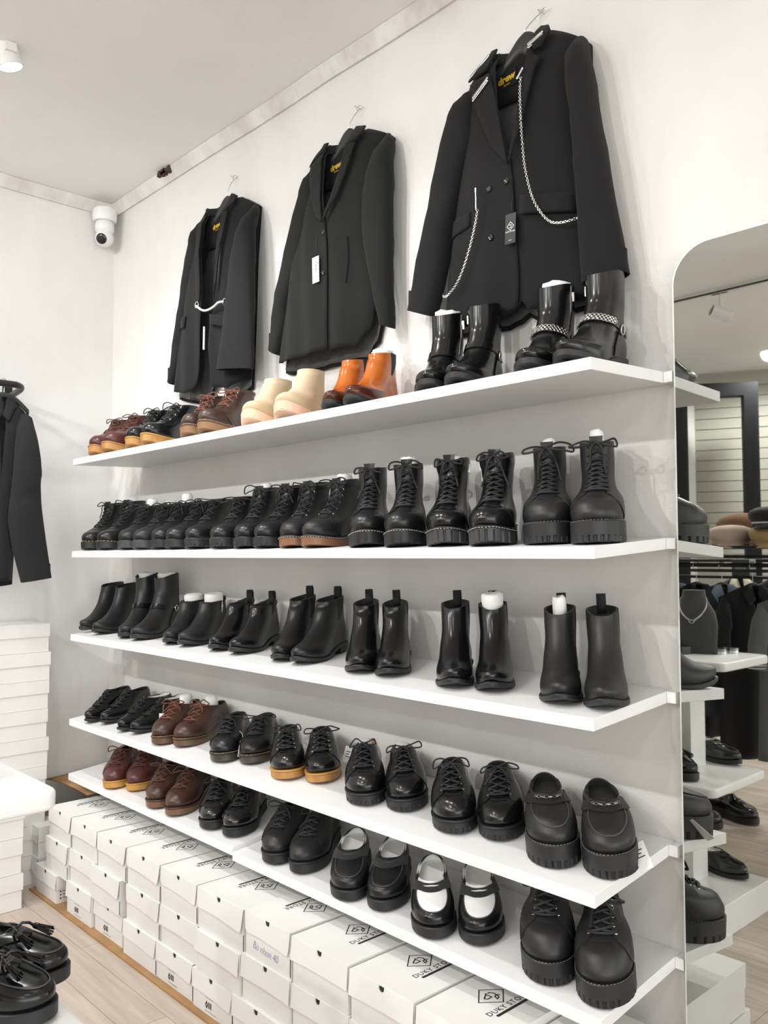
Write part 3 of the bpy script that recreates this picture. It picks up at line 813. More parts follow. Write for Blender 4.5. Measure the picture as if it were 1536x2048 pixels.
# ---------------------------------------------------------------- pairs of shoes on the shelves
def place_shoe(i, tx, ty, phi, L):
    z, dr = SHELF[i]; th = math.atan2(dr, D); f = math.radians(phi)
    x = tx-L/2*sin(f); y = ty+L/2*cos(f)
    return (x, y, z+dr/D*y+.0006), (th, 0, f)
CNT = {}
def foot2d(st, side, tx, ty, phi):
    U = Upper(st, side); P, N, _ = outline(U, 72, 0); Q = P+N*.0055; L = U.L; f = math.radians(phi)
    lx, ly = Q[:,0], L-Q[:,1]          # local, toe at ly = 0
    return np.stack([tx+lx*cos(f)-ly*sin(f), ty+lx*sin(f)+ly*cos(f)], -1)
def inside(P, poly):
    x, y = P[:,0][:,None], P[:,1][:,None]; x0, y0 = poly[:,0], poly[:,1]; x1, y1 = np.roll(x0,-1), np.roll(y0,-1)
    c = ((y0 > y) != (y1 > y)) & (x < (x1-x0)*(y-y0)/(y1-y0+1e-12)+x0)
    return (c.sum(1) % 2 == 1).any()
PREV = {}
def pair(i, st, A, B, kind, noun, desc, group, pap=(), **k):
    k = dict(k); out = []
    L = STY[st]['L']; s = [list(A), list(B)]
    for n in (0,1):
        s[n][0] += (.004,.016 if s[n][0] > 1.3 else .009)[n]
        hy = s[n][1]+L*cos(math.radians(s[n][2]))
        if hy > -.014: s[n][1] -= hy+.014
    for it in range(60):
        a, b = foot2d(st,1,*s[0]), foot2d(st,-1,*s[1])
        if i in PREV and inside(a, PREV[i]):
            s[0][0] += .002; continue
        if not (inside(a,b) or inside(b,a)): break
        f = math.radians((s[0][2]+s[1][2])/2)
        if s[1][2] > s[0][2]+1: s[1][2] -= .4
        s[1][0] += .0012*cos(f); s[1][1] += .0012*sin(f)*.6; s[0][0] -= .0005
        for n in (0,1):
            hy = s[n][1]+L*cos(math.radians(s[n][2]))
            if hy > -.014: s[n][1] -= hy+.014
    PREV[i] = foot2d(st,-1,*s[1])
    for n, (tx, ty, phi) in enumerate(s):
        loc, rot = place_shoe(i, tx, ty, phi, L)
        lab = '%s %s of the %s' % (('left','right')[n], noun, desc)
        root = thing(kind, lab, noun, loc, rot, group, 'ZYX')
        kk = dict(k)
        if 'zipper' in kk: kk['zipper'] = kk['zipper'][n]
        U = make_shoe(kind, st, (1,-1)[n], root, seed=len(CNT), **kk)
        CNT[lab] = root
        for (w, h, r) in pap:
            if w == n or w == 2: paper(lab, U, root, h=h, r=r)
    return out
G1, G2, G3, G4, G5 = ('boots on the top shelf','boots on the second shelf','chelsea boots on the third shelf','low shoes on the fourth shelf','low shoes on the lowest shelf')
T = -.312
far = dict(lod=0)
# top shelf
pair(0,'work',(.150,T,24),(.300,T,24),'ankle_boot','boot','burgundy lace-up pair with tan soles, leftmost on the top shelf',G1,col=BURG,sole=TAN_S,lace=BROWN_LACE,rows=5,st0=.52,lod=0,qcol=BURG,welt=TAN_S)
pair(0,'work',(.482,T,24),(.622,T,18),'ankle_boot','boot','black lace-up pair with tan soles on the top shelf',G1,col=BLACK_S,sole=TAN_S,lace=LACE,rows=5,st0=.52,lod=0,welt=OCHRE_S,eyelets=STEEL,pap=((0,.022,.022),))
pair(0,'work',(.905,T,27),(1.035,T,22),'ankle_boot','boot','dark brown lace-up pair with stitched soles on the top shelf',G1,col=BROWND,sole=mat('brown_crepe',(.24,.13,.06),.5),lace=REDB_LACE,rows=5,st0=.52,lod=1,welt=mat('brown_welt',(.14,.07,.035),.5),stitch=(WHITE_T,'welt'),eyelets=GUNM,collar=BROWND)
pair(0,'chelsea_sport',(1.285,T,25),(1.480,T,30),'chelsea_boot','boot','beige nubuck pair with pink gum soles on the top shelf',G1,col=BEIGE,sole=PINK_S,gore=False,lining=mat('beige_lining',(.5,.4,.28),.8),notch=(26,.005,.002))
pair(0,'chelsea',(1.685,T,26),(1.785,T,25),'chelsea_boot','boot','glossy orange tan pair with dark toes on the top shelf',G1,col=ORANGE,sole=RUBBER,gore=True,heel=False,tab=.008,cap=.34,capcol=ORANGE_D,pap=((1,.014,.03),))
pair(0,'harness',(2.065,T,25),(2.170,T,22),'harness_boot','boot','tall black harness pair with plain ankle straps on the top shelf',G1,col=BLACK_S,heel=True,harness='plain',zipper=(1,-1),pap=((0,.012,.034),))
pair(0,'harness',(2.372,T,14),(2.480,T,10),'harness_boot','boot','tall black pair with silver chain straps at the mirror end',G1,col=BLACK_S,heel=True,harness='chain',zipper=(1,-1),pap=((0,.012,.034),))
# second shelf
T = -.307
pair(1,'combat',(.085,T,27),(.262,T,28),'combat_boot','boot','black pair with yellow welt stitching, leftmost on the second shelf',G2,lace=LACE,rows=7,st0=.5,lod=0,stitch=(YELLOW_T,'welt'),pap=())
pair(1,'combat_low',(.425,T,28),(.572,T,28),'ankle_boot','boot','low black pair second from left on the second shelf',G2,col=BLACK_M,lace=LACE,rows=5,st0=.52,lod=0,sole=RUBBER_G,pap=((0,.028,.02),(1,.012,.02)))
pair(1,'combat_low',(.680,T,25),(.795,T,23),'ankle_boot','boot','low black pair third from left on the second shelf',G2,col=BLACK_L,lace=LACE,rows=5,st0=.52,lod=0,pap=((0,.034,.02),))
pair(1,'combat_low',(.930,T,24),(1.125,T,32),'ankle_boot','boot','black notched-sole pair with a tall loose lace loop, second shelf',G2,lace=LACE,rows=5,st0=.52,lod=1,notch=(30,.008,.003),sole=RUBBER,bow=1.7,stitch=(GREY_T,'welt'))
pair(1,'combat',(1.222,T,30),(1.342,T,27),'ankle_boot','boot','black round-toed pair fifth from left on the second shelf',G2,lace=LACE,rows=6,st0=.5,lod=1,notch=(24,.006,.002),pap=((0,.014,.018),))
pair(1,'combat',(1.488,T,26),(1.602,T,22),'ankle_boot','boot','black pair with brown gum soles on the second shelf',G2,col=BLACK_M,lace=LACE,rows=6,st0=.5,lod=1,sole=mat('gum_brown',(.22,.105,.05),.42),welt=RUBBER,stitch=(WHITE_T,'side'),eyelets=GUNM,collar=True,pap=((1,.02,.022),))
pair(1,'tall_combat',(1.832,T,38),(1.980,T,40),'combat_boot','boot','black pair with flat wide laces and white stitched soles',G2,lace=LACE,rows=8,st0=.48,lr=.0026,stitch=(WHITE_T,'side'),notch=(20,.004,.0015),pap=((1,.02,.022),))
pair(1,'tall_combat',(2.118,T,32),(2.262,T,33),'combat_boot','boot','black pair with deep lugged soles second from the mirror end',G2,col=BLACK_S,lace=LACE,rows=8,st0=.48,lr=.0026,stitch=(WHITE_T,'side'),notch=(26,.026,.0045),sole=RUBBER_G,welt=RUBBER,collar=True,zipper=(1,-1),pap=((0,.008,.022),))
pair(1,'platform_combat',(2.400,-.275,30),(2.524,-.272,33),'combat_boot','boot','black thick platform pair at the mirror end of the second shelf',G2,col=BLACK_M,lace=LACE,rows=9,st0=.48,lr=.0026,notch=(34,.014,.004),stitch=(GREY_T,'welt'),tongue=True,bow=1.3,pap=((0,.022,.016),(1,.03,.016)))
# third shelf
ch = dict(gore=True, heel=True)
pair(2,'chelsea_tall',(.010,-.285,25),(.165,-.285,28),'ankle_boot','boot','tall plain black pair, leftmost on the third shelf',G3,col=BLACK_M,heel=True,lod=0)
pair(2,'harness',(.390,-.285,32),(.490,-.282,27),'harness_boot','boot','tall black pair with ankle strap ring on the third shelf',G3,col=BLACK_M,heel=True,harness='plain',lod=0,pap=((0,.01,.033),(1,.01,.033)))
pair(2,'chelsea_low',(.725,-.28,29),(.835,-.27,27),'chelsea_boot','boot','black smooth pair stuffed with white paper on the third shelf',G3,col=BLACK_M,pap=((0,.022,.034),(1,.026,.034)),**ch)
pair(2,'chelsea_low',(1.025,-.275,25),(1.165,-.27,27),'chelsea_boot','boot','low-cut black pair with dipping collars on the third shelf',G3,col=BLACK_S,tab=True,**ch)
pair(2,'chelsea',(1.405,-.283,27),(1.492,-.262,23),'chelsea_boot','boot','black pair with wide gores fifth from left on third shelf',G3,col=BLACK_L,tab=True,**ch)
pair(2,'chelsea',(1.772,-.28,38),(1.880,-.262,42),'chelsea_boot','boot','glossy black pair third from the mirror end, third shelf',G3,col=BLACK_S,tab=True,**ch)
pair(2,'chelsea_tall',(2.128,-.29,36),(2.236,-.262,39),'chelsea_boot','boot','tall black pointed pair second from mirror end, third shelf',G3,col=BLACK_S,tab=.024,pap=((1,.03,.029),),**ch)
pair(2,'chelsea_tall',(2.440,-.292,31),(2.545,-.272,34),'chelsea_boot','boot','tall matte black pair at the mirror end of third shelf',G3,col=BLACK_M,tab=.026,pap=((0,.03,.016),),**ch)
# fourth shelf
pair(3,'oxford',(.157,-.322,27),(.255,-.287,27),'oxford_shoe','shoe','black cap-toe pair, leftmost on the fourth shelf',G4,col=BLACK_S,lace=LACE,rows=5,st0=.56,heel=True,bow=0,cap=.45)
pair(3,'oxford',(.415,-.309,17),(.510,-.29,18),'oxford_shoe','shoe','slim black pair with white insoles on the fourth shelf',G4,col=BLACK_S,lace=LACE,rows=4,st0=.58,heel=True,bow=0,lining=PAPER)
pair(3,'derby',(.726,-.312,26),(.818,-.278,25),'derby_shoe','shoe','brown pair stuffed with white paper on the fourth shelf',G4,col=BROWN,sole=mat('dark_gum',(.12,.065,.035),.4),welt=mat('brown_edge',(.05,.025,.016),.4),lace=REDB_LACE,rows=4,st0=.55,stitch=(YELLOW_T,'welt'),pap=((0,.03,.022),(1,.03,.022)))
pair(3,'derby',(1.112,-.293,40),(1.218,-.24,46),'derby_shoe','shoe','black pair with yellow stitching and long laces, fourth shelf',G4,col=BLACK_L,sole=mat('smoky_gum',(.05,.042,.034),.35),welt=RUBBER,lace=LACE,rows=5,st0=.55,stitch=(YELLOW_T,'welt'),bow=1.3)
pair(3,'derby',(1.446,-.272,49),(1.552,-.222,54),'derby_shoe','shoe','black glossy pair with tan soles on the fourth shelf',G4,col=BLACK_S,sole=TAN_S,welt=OCHRE_S,lace=LACE,rows=5,st0=.55,bow=1.2,eyelets=STEEL)
pair(3,'derby_lug',(1.800,-.275,44),(1.914,-.232,52),'derby_shoe','shoe','black pair with tan lining third from the mirror end',G4,col=BLACK_S,lace=LACE,rows=5,st0=.56,notch=(30,.010,.003),lining=LINING_T,eyelets=GUNM,pap=((0,.012,.018),(1,.012,.018)),welt=RUBBER)
pair(3,'derby_lug',(2.126,-.272,41),(2.222,-.228,46),'derby_shoe','shoe','black lug-soled pair beside the chain loafers on fourth shelf',G4,col=BLACK_S,lace=LACE,rows=5,st0=.56,notch=(30,.010,.003),eyelets=GUNM,welt=RUBBER)
pair(3,'loafer_platform',(2.420,-.277,39),(2.534,-.242,41),'loafer','shoe','black platform loafers with dark chain bits, fourth shelf',G4,col=BLACK_M,notch=(34,.016,.004),apron=(.36,.92),saddle=BLACK_M,chain=True,stitch=(GREY_T,'welt'))
# lowest shelf
pair(4,'derby',(.372,-.312,46),(.480,-.262,50),'derby_shoe','shoe','burgundy pair with ochre soles, leftmost on the lowest shelf',G5,col=BURG,sole=OCHRE_S,welt=OCHRE_S,lace=BROWN_LACE,rows=4,st0=.55)
pair(4,'derby',(.714,-.316,40),(.848,-.303,38),'derby_shoe','shoe','dark brown burnished pair second from left, lowest shelf',G5,col=BROWN,sole=GUM_S,welt=mat('brown_edge',(.05,.025,.016),.4),lace=BROWN_LACE,rows=4,st0=.55)
pair(4,'derby',(1.062,-.300,42),(1.180,-.282,40),'derby_shoe','shoe','black crinkled patent pair on the lowest shelf',G5,col=BLACK_C,lace=LACE,rows=5,st0=.55,welt=RUBBER)
pair(5,'derby_lug',(1.426,-.308,33),(1.530,-.292,34),'derby_shoe','shoe','plain matte black pair beside the shelf step, lowest shelf',G5,col=BLACK_M,lace=LACE,rows=5,st0=.56,welt=RUBBER)
pair(5,'loafer',(1.778,-.318,41),(1.884,-.290,40),'loafer','shoe','all-black suede-strapped loafers on the lowest shelf',G5,col=BLACK_L,apron=(.36,.95),saddle=BLACK_SU,lining=PAPER)
pair(5,'loafer',(2.094,-.315,42),(2.186,-.262,49),'loafer','shoe','black and white penny loafers on the lowest shelf',G5,col=BLACK_S,apron=(.36,.95),saddle=BLACK_SU,plug=WHITE_L,lining=PAPER)
pair(5,'derby_platform',(2.412,-.297,33),(2.535,-.287,34),'derby_shoe','shoe','black chunky platform lace-ups at the mirror end, lowest shelf',G5,col=BLACK_M,lace=LACE,rows=5,st0=.60,notch=(34,.015,.004),eyelets=STEEL,stitch=(GREY_T,'welt'),lr=.003)

# paper price tags hanging off shoes
def price_tag(loc, rot, label, w=.028, h=.05, string=(0,.02,.03)):
    root = thing('price_tag', label, 'tag', loc, rot, 'white price tags on the shoes')
    obj('card', M().box((-w/2,-.0005,-h),(w/2,.0005,0)), CARD, root, angle=0)
    m = M(); m.tube(catmull([(0,0,-.004),(string[0]*.4,string[1]*.3,string[2]*.7),string],6), .0005, 4); obj('string', m, CARD, root)
    m = M()
    for k,l in enumerate((.014,.010,.016)): stroke2(m, [(-.008,-.016-.008*k),(-.008+l,-.016-.008*k)], .0022)
    m.xf(Matrix(((1,0,0,0),(0,0,-1,-.0006),(0,1,0,0),(0,0,0,1)))); obj('printed_lines', m, INK, root, angle=0)
fc = math.radians(50)
price_tag((.600,-.215,.768),(0,0,fc),'white price tag hanging at the right slim black shoe with white insoles')
price_tag((1.150,-.225,.752),(0,.25,fc+1.0),'white price tag between the two black shoes with yellow stitching')
price_tag((1.500,-.062,.765),(-.5,.3,fc),'white price tag behind the right black shoe with tan sole')
price_tag((2.545,-.150,.742),(-.75,-.5,math.radians(30)),'white price tag hanging off the right chain loafer at the shelf end',.03,.062)
# ---------------------------------------------------------------- garments
def wool(name, col, sheen=.25, rough=.88):
    return mat(name, col, rough, spec=.25, sheen=sheen, bump=(1400,.45,.0008))
WOOL = wool('black_wool', (.0085,.0085,.009), .04); WOOL2 = wool('black_wool_charcoal', (.0085,.009,.009), .04)
SATIN = mat('black_satin_lining', (.10,.102,.105), .36, bump=(16,.5,.02))
HANGER = mat('black_hanger_plastic', (.022,.022,.022), .45)
GOLD = mat('yellow_print', (.62,.42,.03), .5)

class Garment:
    """coordinates: x across, z up, y towards the wall; root carries the placement"""
    def __init__(s, root, cx, body, open_, hem, top, depth, y0=.016, folds=(.006,9,0.), org=(0,0,0)):
        s.root = root; s.cx = cx; s.body = sorted(body); s.open = sorted(open_); s.hem = hem; s.top = top; s.depth = depth; s.y0 = y0; s.folds = folds; s.org = Vector(org)
        s.z0 = min(b[0] for b in s.body); s.z1 = max(b[0] for b in s.body)
    def xl(s, z): return pl([(b[0],b[1]) for b in s.body], z)
    def xr(s, z): return pl([(b[0],b[2]) for b in s.body], z)
    def ol(s, z): return pl([(b[0],b[1]) for b in s.open], z)
    def orr(s, z): return pl([(b[0],b[2]) for b in s.open], z)
    def fy(s, x, z):
        v = min(max((z-s.z0)/(s.z1-s.z0),0),1)
        l, r = s.xl(z), s.xr(z); t = min(max((x-l)/max(r-l,1e-6),0),1)
        b = pl(s.depth, v)*(max(0,1-abs(2*t-1)**2.4))**.55
        A, fr, ph = s.folds
        f = A*(.25+.75*(1-v))*sin(fr*2*PI*(x-s.cx)+ph+1.3*sin(z*5+ph))*min(1,(1-abs(2*t-1))*4) + .5*A*sin(z*21+x*13+ph)*min(1,(1-abs(2*t-1))*4)*.4
        return -(s.y0+b+f)
    def p(s, x, y, z): return (x-s.org.x, y-s.org.y, z-s.org.z)
    def panel(s, name, fa, fb, mtl, nx=22, nz=40, dy=0., back=False, rev=False, vmax=1., solid=.003):
        rows = []
        for i in range(nz+1):
            v = i/nz*vmax; row = []
            for j in range(nx+1):
                t = j/nx
                zr = lerp(s.z0, s.z1, v)
                x = lerp(fa(zr), fb(zr), t)
                zh = pl(s.hem, x) if not back else pl(s.hem, x)+s.backdrop
                zt = pl(s.top, x)
                z = lerp(zh, zt, v)
                y = s.fy(x, z)+dy if not back else -(s.y0*.5+.010*(1-abs(2*t-1)**3)*(1-v)*sin(3*PI*t*2+1)**2*.8)
                row.append(s.p(x, y, z))
            rows.append(row)
        m = M(); m.grid(rows, flip=rev); return obj(name, m, mtl, s.root, angle=80, solid=solid)
    backdrop = -.02
    def sleeve(s, name, pts, yc, d, mtl=None, turn=0.):
        """pts: list of (xo,zo,xi,zi)"""
        P = np.array(pts, float); n = 26; T = np.linspace(0, 1, len(P)); TT = np.linspace(0, 1, n)
        rows = []
        for t in TT:
            q = [float(np.interp(t, T, P[:,k])) for k in range(4)]
            c = ((q[0]+q[2])/2, (q[1]+q[3])/2); h = ((q[0]-q[2])/2, (q[1]-q[3])/2)
            y = pl(yc, t); dd = pl(d, t); row = []
            for j in range(26):
                a = 2*PI*j/26; w = .0025*sin(t*23+a*2)+.0018*sin(t*51+a*3)
                ca = math.copysign(abs(cos(a))**.85, cos(a)); sa = math.copysign(abs(sin(a))**.85, sin(a))
                row.append(s.p(c[0]+h[0]*ca, y-(dd+w)*sa, c[1]+h[1]*ca))
            rows.append(row)
        # turn the cuff inwards so that it reads as an open tube
        cc = np.mean(np.array(rows[-1]),0); rows.append([tuple(cc+(np.array(p)-cc)*.93) for p in rows[-1]]); rows.append([tuple(cc+(np.array(p)-cc)*.9+np.array((0,0,.06))) for p in rows[-2]])
        m = M(); m.rings(rows, True, True); return obj(name, m, mtl or s.mtl, s.root, angle=60)
    def flat(s, name, poly, mtl, dy=.008, parent=None, thick=.005, cuts=5):
        """cloth piece lying on the front, cut to a polygon"""
        import bmesh
        bm = bmesh.new(); vs = [bm.verts.new((x,0,z)) for x, z in poly]; f = bm.faces.new(vs)
        bmesh.ops.triangulate(bm, faces=[f])
        for _ in range(cuts):
            long = [e for e in bm.edges if e.calc_length() > .022]
            if not long: break
            bmesh.ops.subdivide_edges(bm, edges=long, cuts=1); bmesh.ops.triangulate(bm, faces=bm.faces[:])
        for v in bm.verts: v.co = Vector(s.p(v.co.x, s.fy(v.co.x, v.co.z)-dy, v.co.z))
        bmesh.ops.recalc_face_normals(bm, faces=bm.faces)
        me = bpy.data.meshes.new(name); bm.to_mesh(me); bm.free()
        o = obj(name, me, mtl, parent or s.root, angle=60, solid=thick); return o
    def line(s, name, pts, r, mtl, dy=.010, k=6, parent=None):
        m = M(); m.tube([s.p(x, s.fy(x,z)-dy, z) for x, z in pts], r, k); return obj(name, m, mtl, parent or s.root, angle=60)
    def chain(s, name, pts, mtl, dy=.022, step=.0046, r=.0030):
        P = catmull([(x,0,z) for x, z in pts], 40); m = M(); acc = 0; last = P[0]; k = 0
        for q in P:
            if (q-last).length >= step:
                c = Vector(s.p(q.x, s.fy(q.x,q.z)-dy, q.z)); t = (q-last).normalized()
                e = M().torus((0,0,0), r, .0011, 2, 8, 4, 1.0)
                mt = Matrix.Translation(c) @ t.to_track_quat('X','Y').to_matrix().to_4x4() @ Matrix.Rotation((.7 if k % 2 else -.7), 4, 'X')
                e.xf(mt); m.add(e.v, e.f); last = q; k += 1
        return obj(name, m, mtl, s.root, angle=60)
    def button(s, x, z, mtl):
        y = s.fy(x,z)-.006; m = M(); c = s.p(x,y,z); k = 14
        rows = [[(c[0]+r*cos(2*PI*j/k), c[1]+d, c[2]+r*sin(2*PI*j/k)) for j in range(k)] for r, d in ((.0085,.002),(.009,-.001),(.0078,-.003),(.006,-.002))]
        m.rings(rows, True, True)
        for a in (-.0022,.0022):
            for b in (-.0022,.0022): m.ball((c[0]+a,c[1]-.0025,c[2]+b), .0008, 3)
        return obj('button', m, mtl, s.root, angle=50)
    def pin(s, x0, z0, x1, z1, dbl=1):
        for k in range(dbl):
            o = .008*k; m = M(); yy = lambda x,z: s.fy(x,z)-.026
            a = Vector(s.p(x0,yy(x0,z0),z0-o)); b = Vector(s.p(x1,yy(x1,z1),z1-o)); d = b-a; up = Vector((0,-.001,.0035))
            m.tube([b, a, a-up*.4+d*-.04, a-up+d*.02, b-up], .0014, 5); m.ball(b-up*.5, .0032, 4)
            obj('safety_pin', m, STEEL, s.root, angle=60)
    def brand(s, x, y, z, w=.052, tilt=.08):
        m = M(); h = w*.62
        pt = obj('neck_label', M().box(s.p(x-w*.75,y-.001,z-h*.9), s.p(x+w*.75,y,z+h*.8)), s.mtl, s.root, angle=0)
        t = text_mesh('drew', w*.62, .0003, 'CENTER', bold=.0012); u = text_mesh('house', w*.2, .0002, 'CENTER'); u.xf(Matrix.Translation((0,-w*.24,0))); t.add(u.v,u.f)
        t.xf(Matrix.Rotation(tilt,4,'Z')); c = s.p(x, y-.0022, z-.008)
        t.xf(Matrix(((1,0,0,c[0]),(0,0,-1,c[1]),(0,1,0,c[2]),(0,0,0,1)))); obj('printed_label_text', t, GOLD, pt, angle=0)

def hanger(xc, zn, xl, zl, xr, zr, y, hook, label, hooktop):
    root = thing('coat_hanger', label, 'hanger', (xc, y, zn), group='hangers holding the blazers')
    w = (xr-xl)/2
    m = M(); P = catmull([(-w,0,-.105),(-w*.62,0,-.072),(-w*.34,0,-.040),(-.022,0,-.014),(0,0,-.008),(.022,0,-.014),(w*.34,0,-.040),(w*.62,0,-.072),(w,0,-.105)], 5)
    n = len(P); rows = []
    for i, q in enumerate(P):
        e = abs(2*i/(n-1)-1); hh = lerp(.033,.010,e**.6); dd = lerp(.006,.008,e)
        rows.append([(q.x, q.y+dd*cos(2*PI*j/12), q.z-hh*.6+hh*sin(2*PI*j/12)) for j in range(12)])
    m.rings(rows); obj('arms', m, HANGER, root, angle=60)
    hx, hz = hooktop[0]-xc, hooktop[1]-zn
    yw = -y-.012
    pts = [(0,0,-.012),(0,0,.008),(hx*.5+.004,yw*.25,hz*.55),(hx+.012,yw*.6,hz*.86),(hx+.004,yw*.85,hz),(hx-.012,yw,hz-.002),(hx-.020,yw,hz-.018)]
    m = M(); m.tube(catmull(pts,6), .0016, 6); obj('hook', m, STEEL, root, angle=60)
    nl = M(); nl.cyl((hooktop[0]-.004,-.001,hooktop[1]-.006),(hooktop[0]-.004,-.026,hooktop[1]-.004), .002, 8); nl.ball((hooktop[0]-.004,-.027,hooktop[1]-.004), .0035, 5)
    o = obj('wall_nail', nl, STEEL, None, angle=60); tag(o, 'steel nail in the wall above the %s' % label.split(' under the ')[-1], 'nail', 'nails holding the hangers')
    return root
def swing_tag(x, y, z0, zt, w, h, mtl, label, art, tilt=0.):
    root = thing('swing_tag', label, 'tag', (x, y, z0), (0,tilt,0))
    obj('card', M().box((-w/2,-.0006,-h),(w/2,.0006,0)), mtl, root, angle=0)
    m = M(); m.tube([(0,0,-.004),(.001,.002,(zt-z0)*.5),(0,.004,zt-z0)], .0006, 4); obj('string', m, LACE, root)
    if art: art(root, w, h)
    return root

def collar_back(g, x0, x1, z0, z1, zc):
    rows = []
    for v in (0,.5,1):
        rows.append([g.p(lerp(x0,x1,t), -(.016+.040*(2*t-1)**2)+.004*v, lerp(lerp(z0,z1,t)+(zc-(z0+z1)/2)*(1-(2*t-1)**2)-.030, lerp(z0,z1,t)+(zc-(z0+z1)/2)*(1-(2*t-1)**2), v)) for t in np.linspace(0,1,15)])
    m = M(); m.grid(rows); obj('collar_back', m, g.mtl, g.root, angle=60, solid=.004)
def blazer(label, cx, body, open_, hem, top, depth, mtl, org, **k):
    root = thing('blazer', label, 'jacket', org, group='black blazers hanging on the wall')
    g = Garment(root, cx, body, open_, hem, top, depth, org=org, **k); g.mtl = mtl; return g
def inside(g, zyoke, vx=None):
    """back of the jacket seen through the opening"""
    g.panel('back_panel', g.xl, g.xr, g.mtl, back=True, solid=.002)
    b = g.backdrop; g.backdrop = b+.012; y0 = g.y0; g.y0 = y0+.012
    g.panel('lining', lambda z: g.xl(z)+.006, lambda z: g.xr(z)-.006, SATIN, back=True, solid=.001); g.backdrop = b
    x0, x1 = g.ol(g.z1)-.03, g.orr(g.z1)+.03; yy = -(g.y0*.5+.012)
    rows = [[g.p(lerp(x0,x1,t), yy-.002-.008*(2*t-1)**2, lerp(zyoke, pl(g.top, lerp(x0,x1,t))-.004-.012*(1-(2*t-1)**2), v)) for t in np.linspace(0,1,13)] for v in np.linspace(0,1,7)]
    m = M(); m.grid(rows); obj('yoke', m, g.mtl, g.root, angle=60, solid=.002); g.y0 = y0
    return yy-.004

# --- the big chained blazer
Z = .065
o3 = (2.175, 0, 2.70)
g = blazer('large black double-breasted blazer with silver chains and safety pins, rightmost on wall', 2.165,
    [(1.99,1.868,2.385),(2.25,1.915,2.372),(2.50,1.955,2.372),(2.72,1.985,2.372)],
    [(1.98,2.172,2.150),(2.05,2.184,2.150),(2.30,2.186,2.150),(2.366,2.179,2.172),(2.52,2.138,2.205),(2.72,2.100,2.232)],
    [(1.86,2.012),(1.91,1.998),(2.10,1.985),(2.150,1.992),(2.172,2.006),(2.19,2.03),(2.195,1.992),(2.25,1.985),(2.39,1.992)],
    [(1.96,2.640),(1.995,2.668),(2.085,2.722),(2.175,2.735),(2.27,2.712),(2.355,2.655),(2.39,2.62)],
    [(0,.044),(.25,.066),(.5,.078),(.75,.075),(.93,.055),(1,.022)], WOOL, o3, folds=(.004,7,.4))
yb = inside(g, 2.58)
g.panel('front_panel', g.xl, g.ol, WOOL, rev=False, dy=-.004)
g.panel('front_panel', g.orr, g.xr, WOOL, dy=.004)
g.sleeve('sleeve', [(1.998,2.672,2.022,2.655),(1.978,2.652,2.034,2.590),(1.957,2.62,2.03,2.50),(1.932,2.583,2.000,2.45),(1.885,2.44,1.965,2.36),(1.851,2.331,1.935,2.27),(1.808,2.20,1.905,2.15),(1.771,2.078,1.872,2.040)], [(0,-.026),(.1,-.040),(.3,-.062),(1,-.06)], [(0,.008),(.1,.026),(.25,.042),(.7,.040),(1,.036)])
g.sleeve('sleeve', [(2.355,2.660,2.332,2.650),(2.380,2.638,2.330,2.590),(2.396,2.60,2.350,2.50),(2.412,2.525,2.362,2.44),(2.430,2.40,2.366,2.34),(2.447,2.316,2.372,2.25),(2.468,2.18,2.372,2.15),(2.494,2.018,2.372,2.014)], [(0,-.028),(.1,-.044),(.3,-.076),(.8,-.074),(1,-.060)], [(0,.008),(.1,.028),(.25,.044),(.7,.042),(1,.034)])
g.flat('lapel', [(2.100,2.650),(2.136,2.559),(2.160,2.45),(2.180,2.366),(2.168,2.38),(2.120,2.440),(2.070,2.545),(2.020,2.655),(2.052,2.652)], WOOL, .015)
g.flat('collar', [(2.104,2.728),(2.086,2.730),(2.045,2.700),(2.012,2.668),(2.052,2.660),(2.092,2.662)], WOOL, .019)
g.flat('lapel', [(2.232,2.700),(2.225,2.62),(2.214,2.526),(2.196,2.44),(2.182,2.366),(2.192,2.39),(2.215,2.44),(2.240,2.53),(2.256,2.600),(2.270,2.622),(2.245,2.640)], WOOL, .015)
g.flat('collar', [(2.236,2.716),(2.250,2.724),(2.276,2.714),(2.290,2.690),(2.272,2.648),(2.250,2.650),(2.232,2.690)], WOOL, .019)
collar_back(g, 2.088, 2.262, 2.722, 2.722, 2.716)
g.flat('pocket_flap', [(2.034,2.290),(1.915,2.297),(1.908,2.248),(2.030,2.254)], WOOL, .009)
g.flat('pocket_flap', [(2.212,2.278),(2.356,2.252),(2.350,2.206),(2.206,2.232)], WOOL, .009)
for x, z in ((2.167,2.330),(2.107,2.328),(2.105,2.200),(2.164,2.200)): g.button(x, z, BLACK_P)
g.pin(2.024,2.676,2.078,2.722); g.pin(2.052,2.60,2.105,2.632,2); g.pin(2.236,2.668,2.268,2.694,2); g.pin(2.076,2.28,2.078,2.334)
g.pin(2.212,2.582,2.226,2.605)
g.chain('chain', [(2.221,2.585),(2.224,2.50),(2.227,2.435),(2.234,2.36),(2.243,2.300),(2.256,2.25),(2.275,2.212),(2.296,2.188),(2.32,2.180),(2.345,2.181),(2.370,2.190)], STEEL)
g.chain('chain', [(2.079,2.280),(2.066,2.24),(2.044,2.195),(2.012,2.148),(1.978,2.108),(1.950,2.090),(1.925,2.086),(1.902,2.094),(1.886,2.108)], STEEL)
g.brand(2.118, yb-.0016, 2.648, .044)
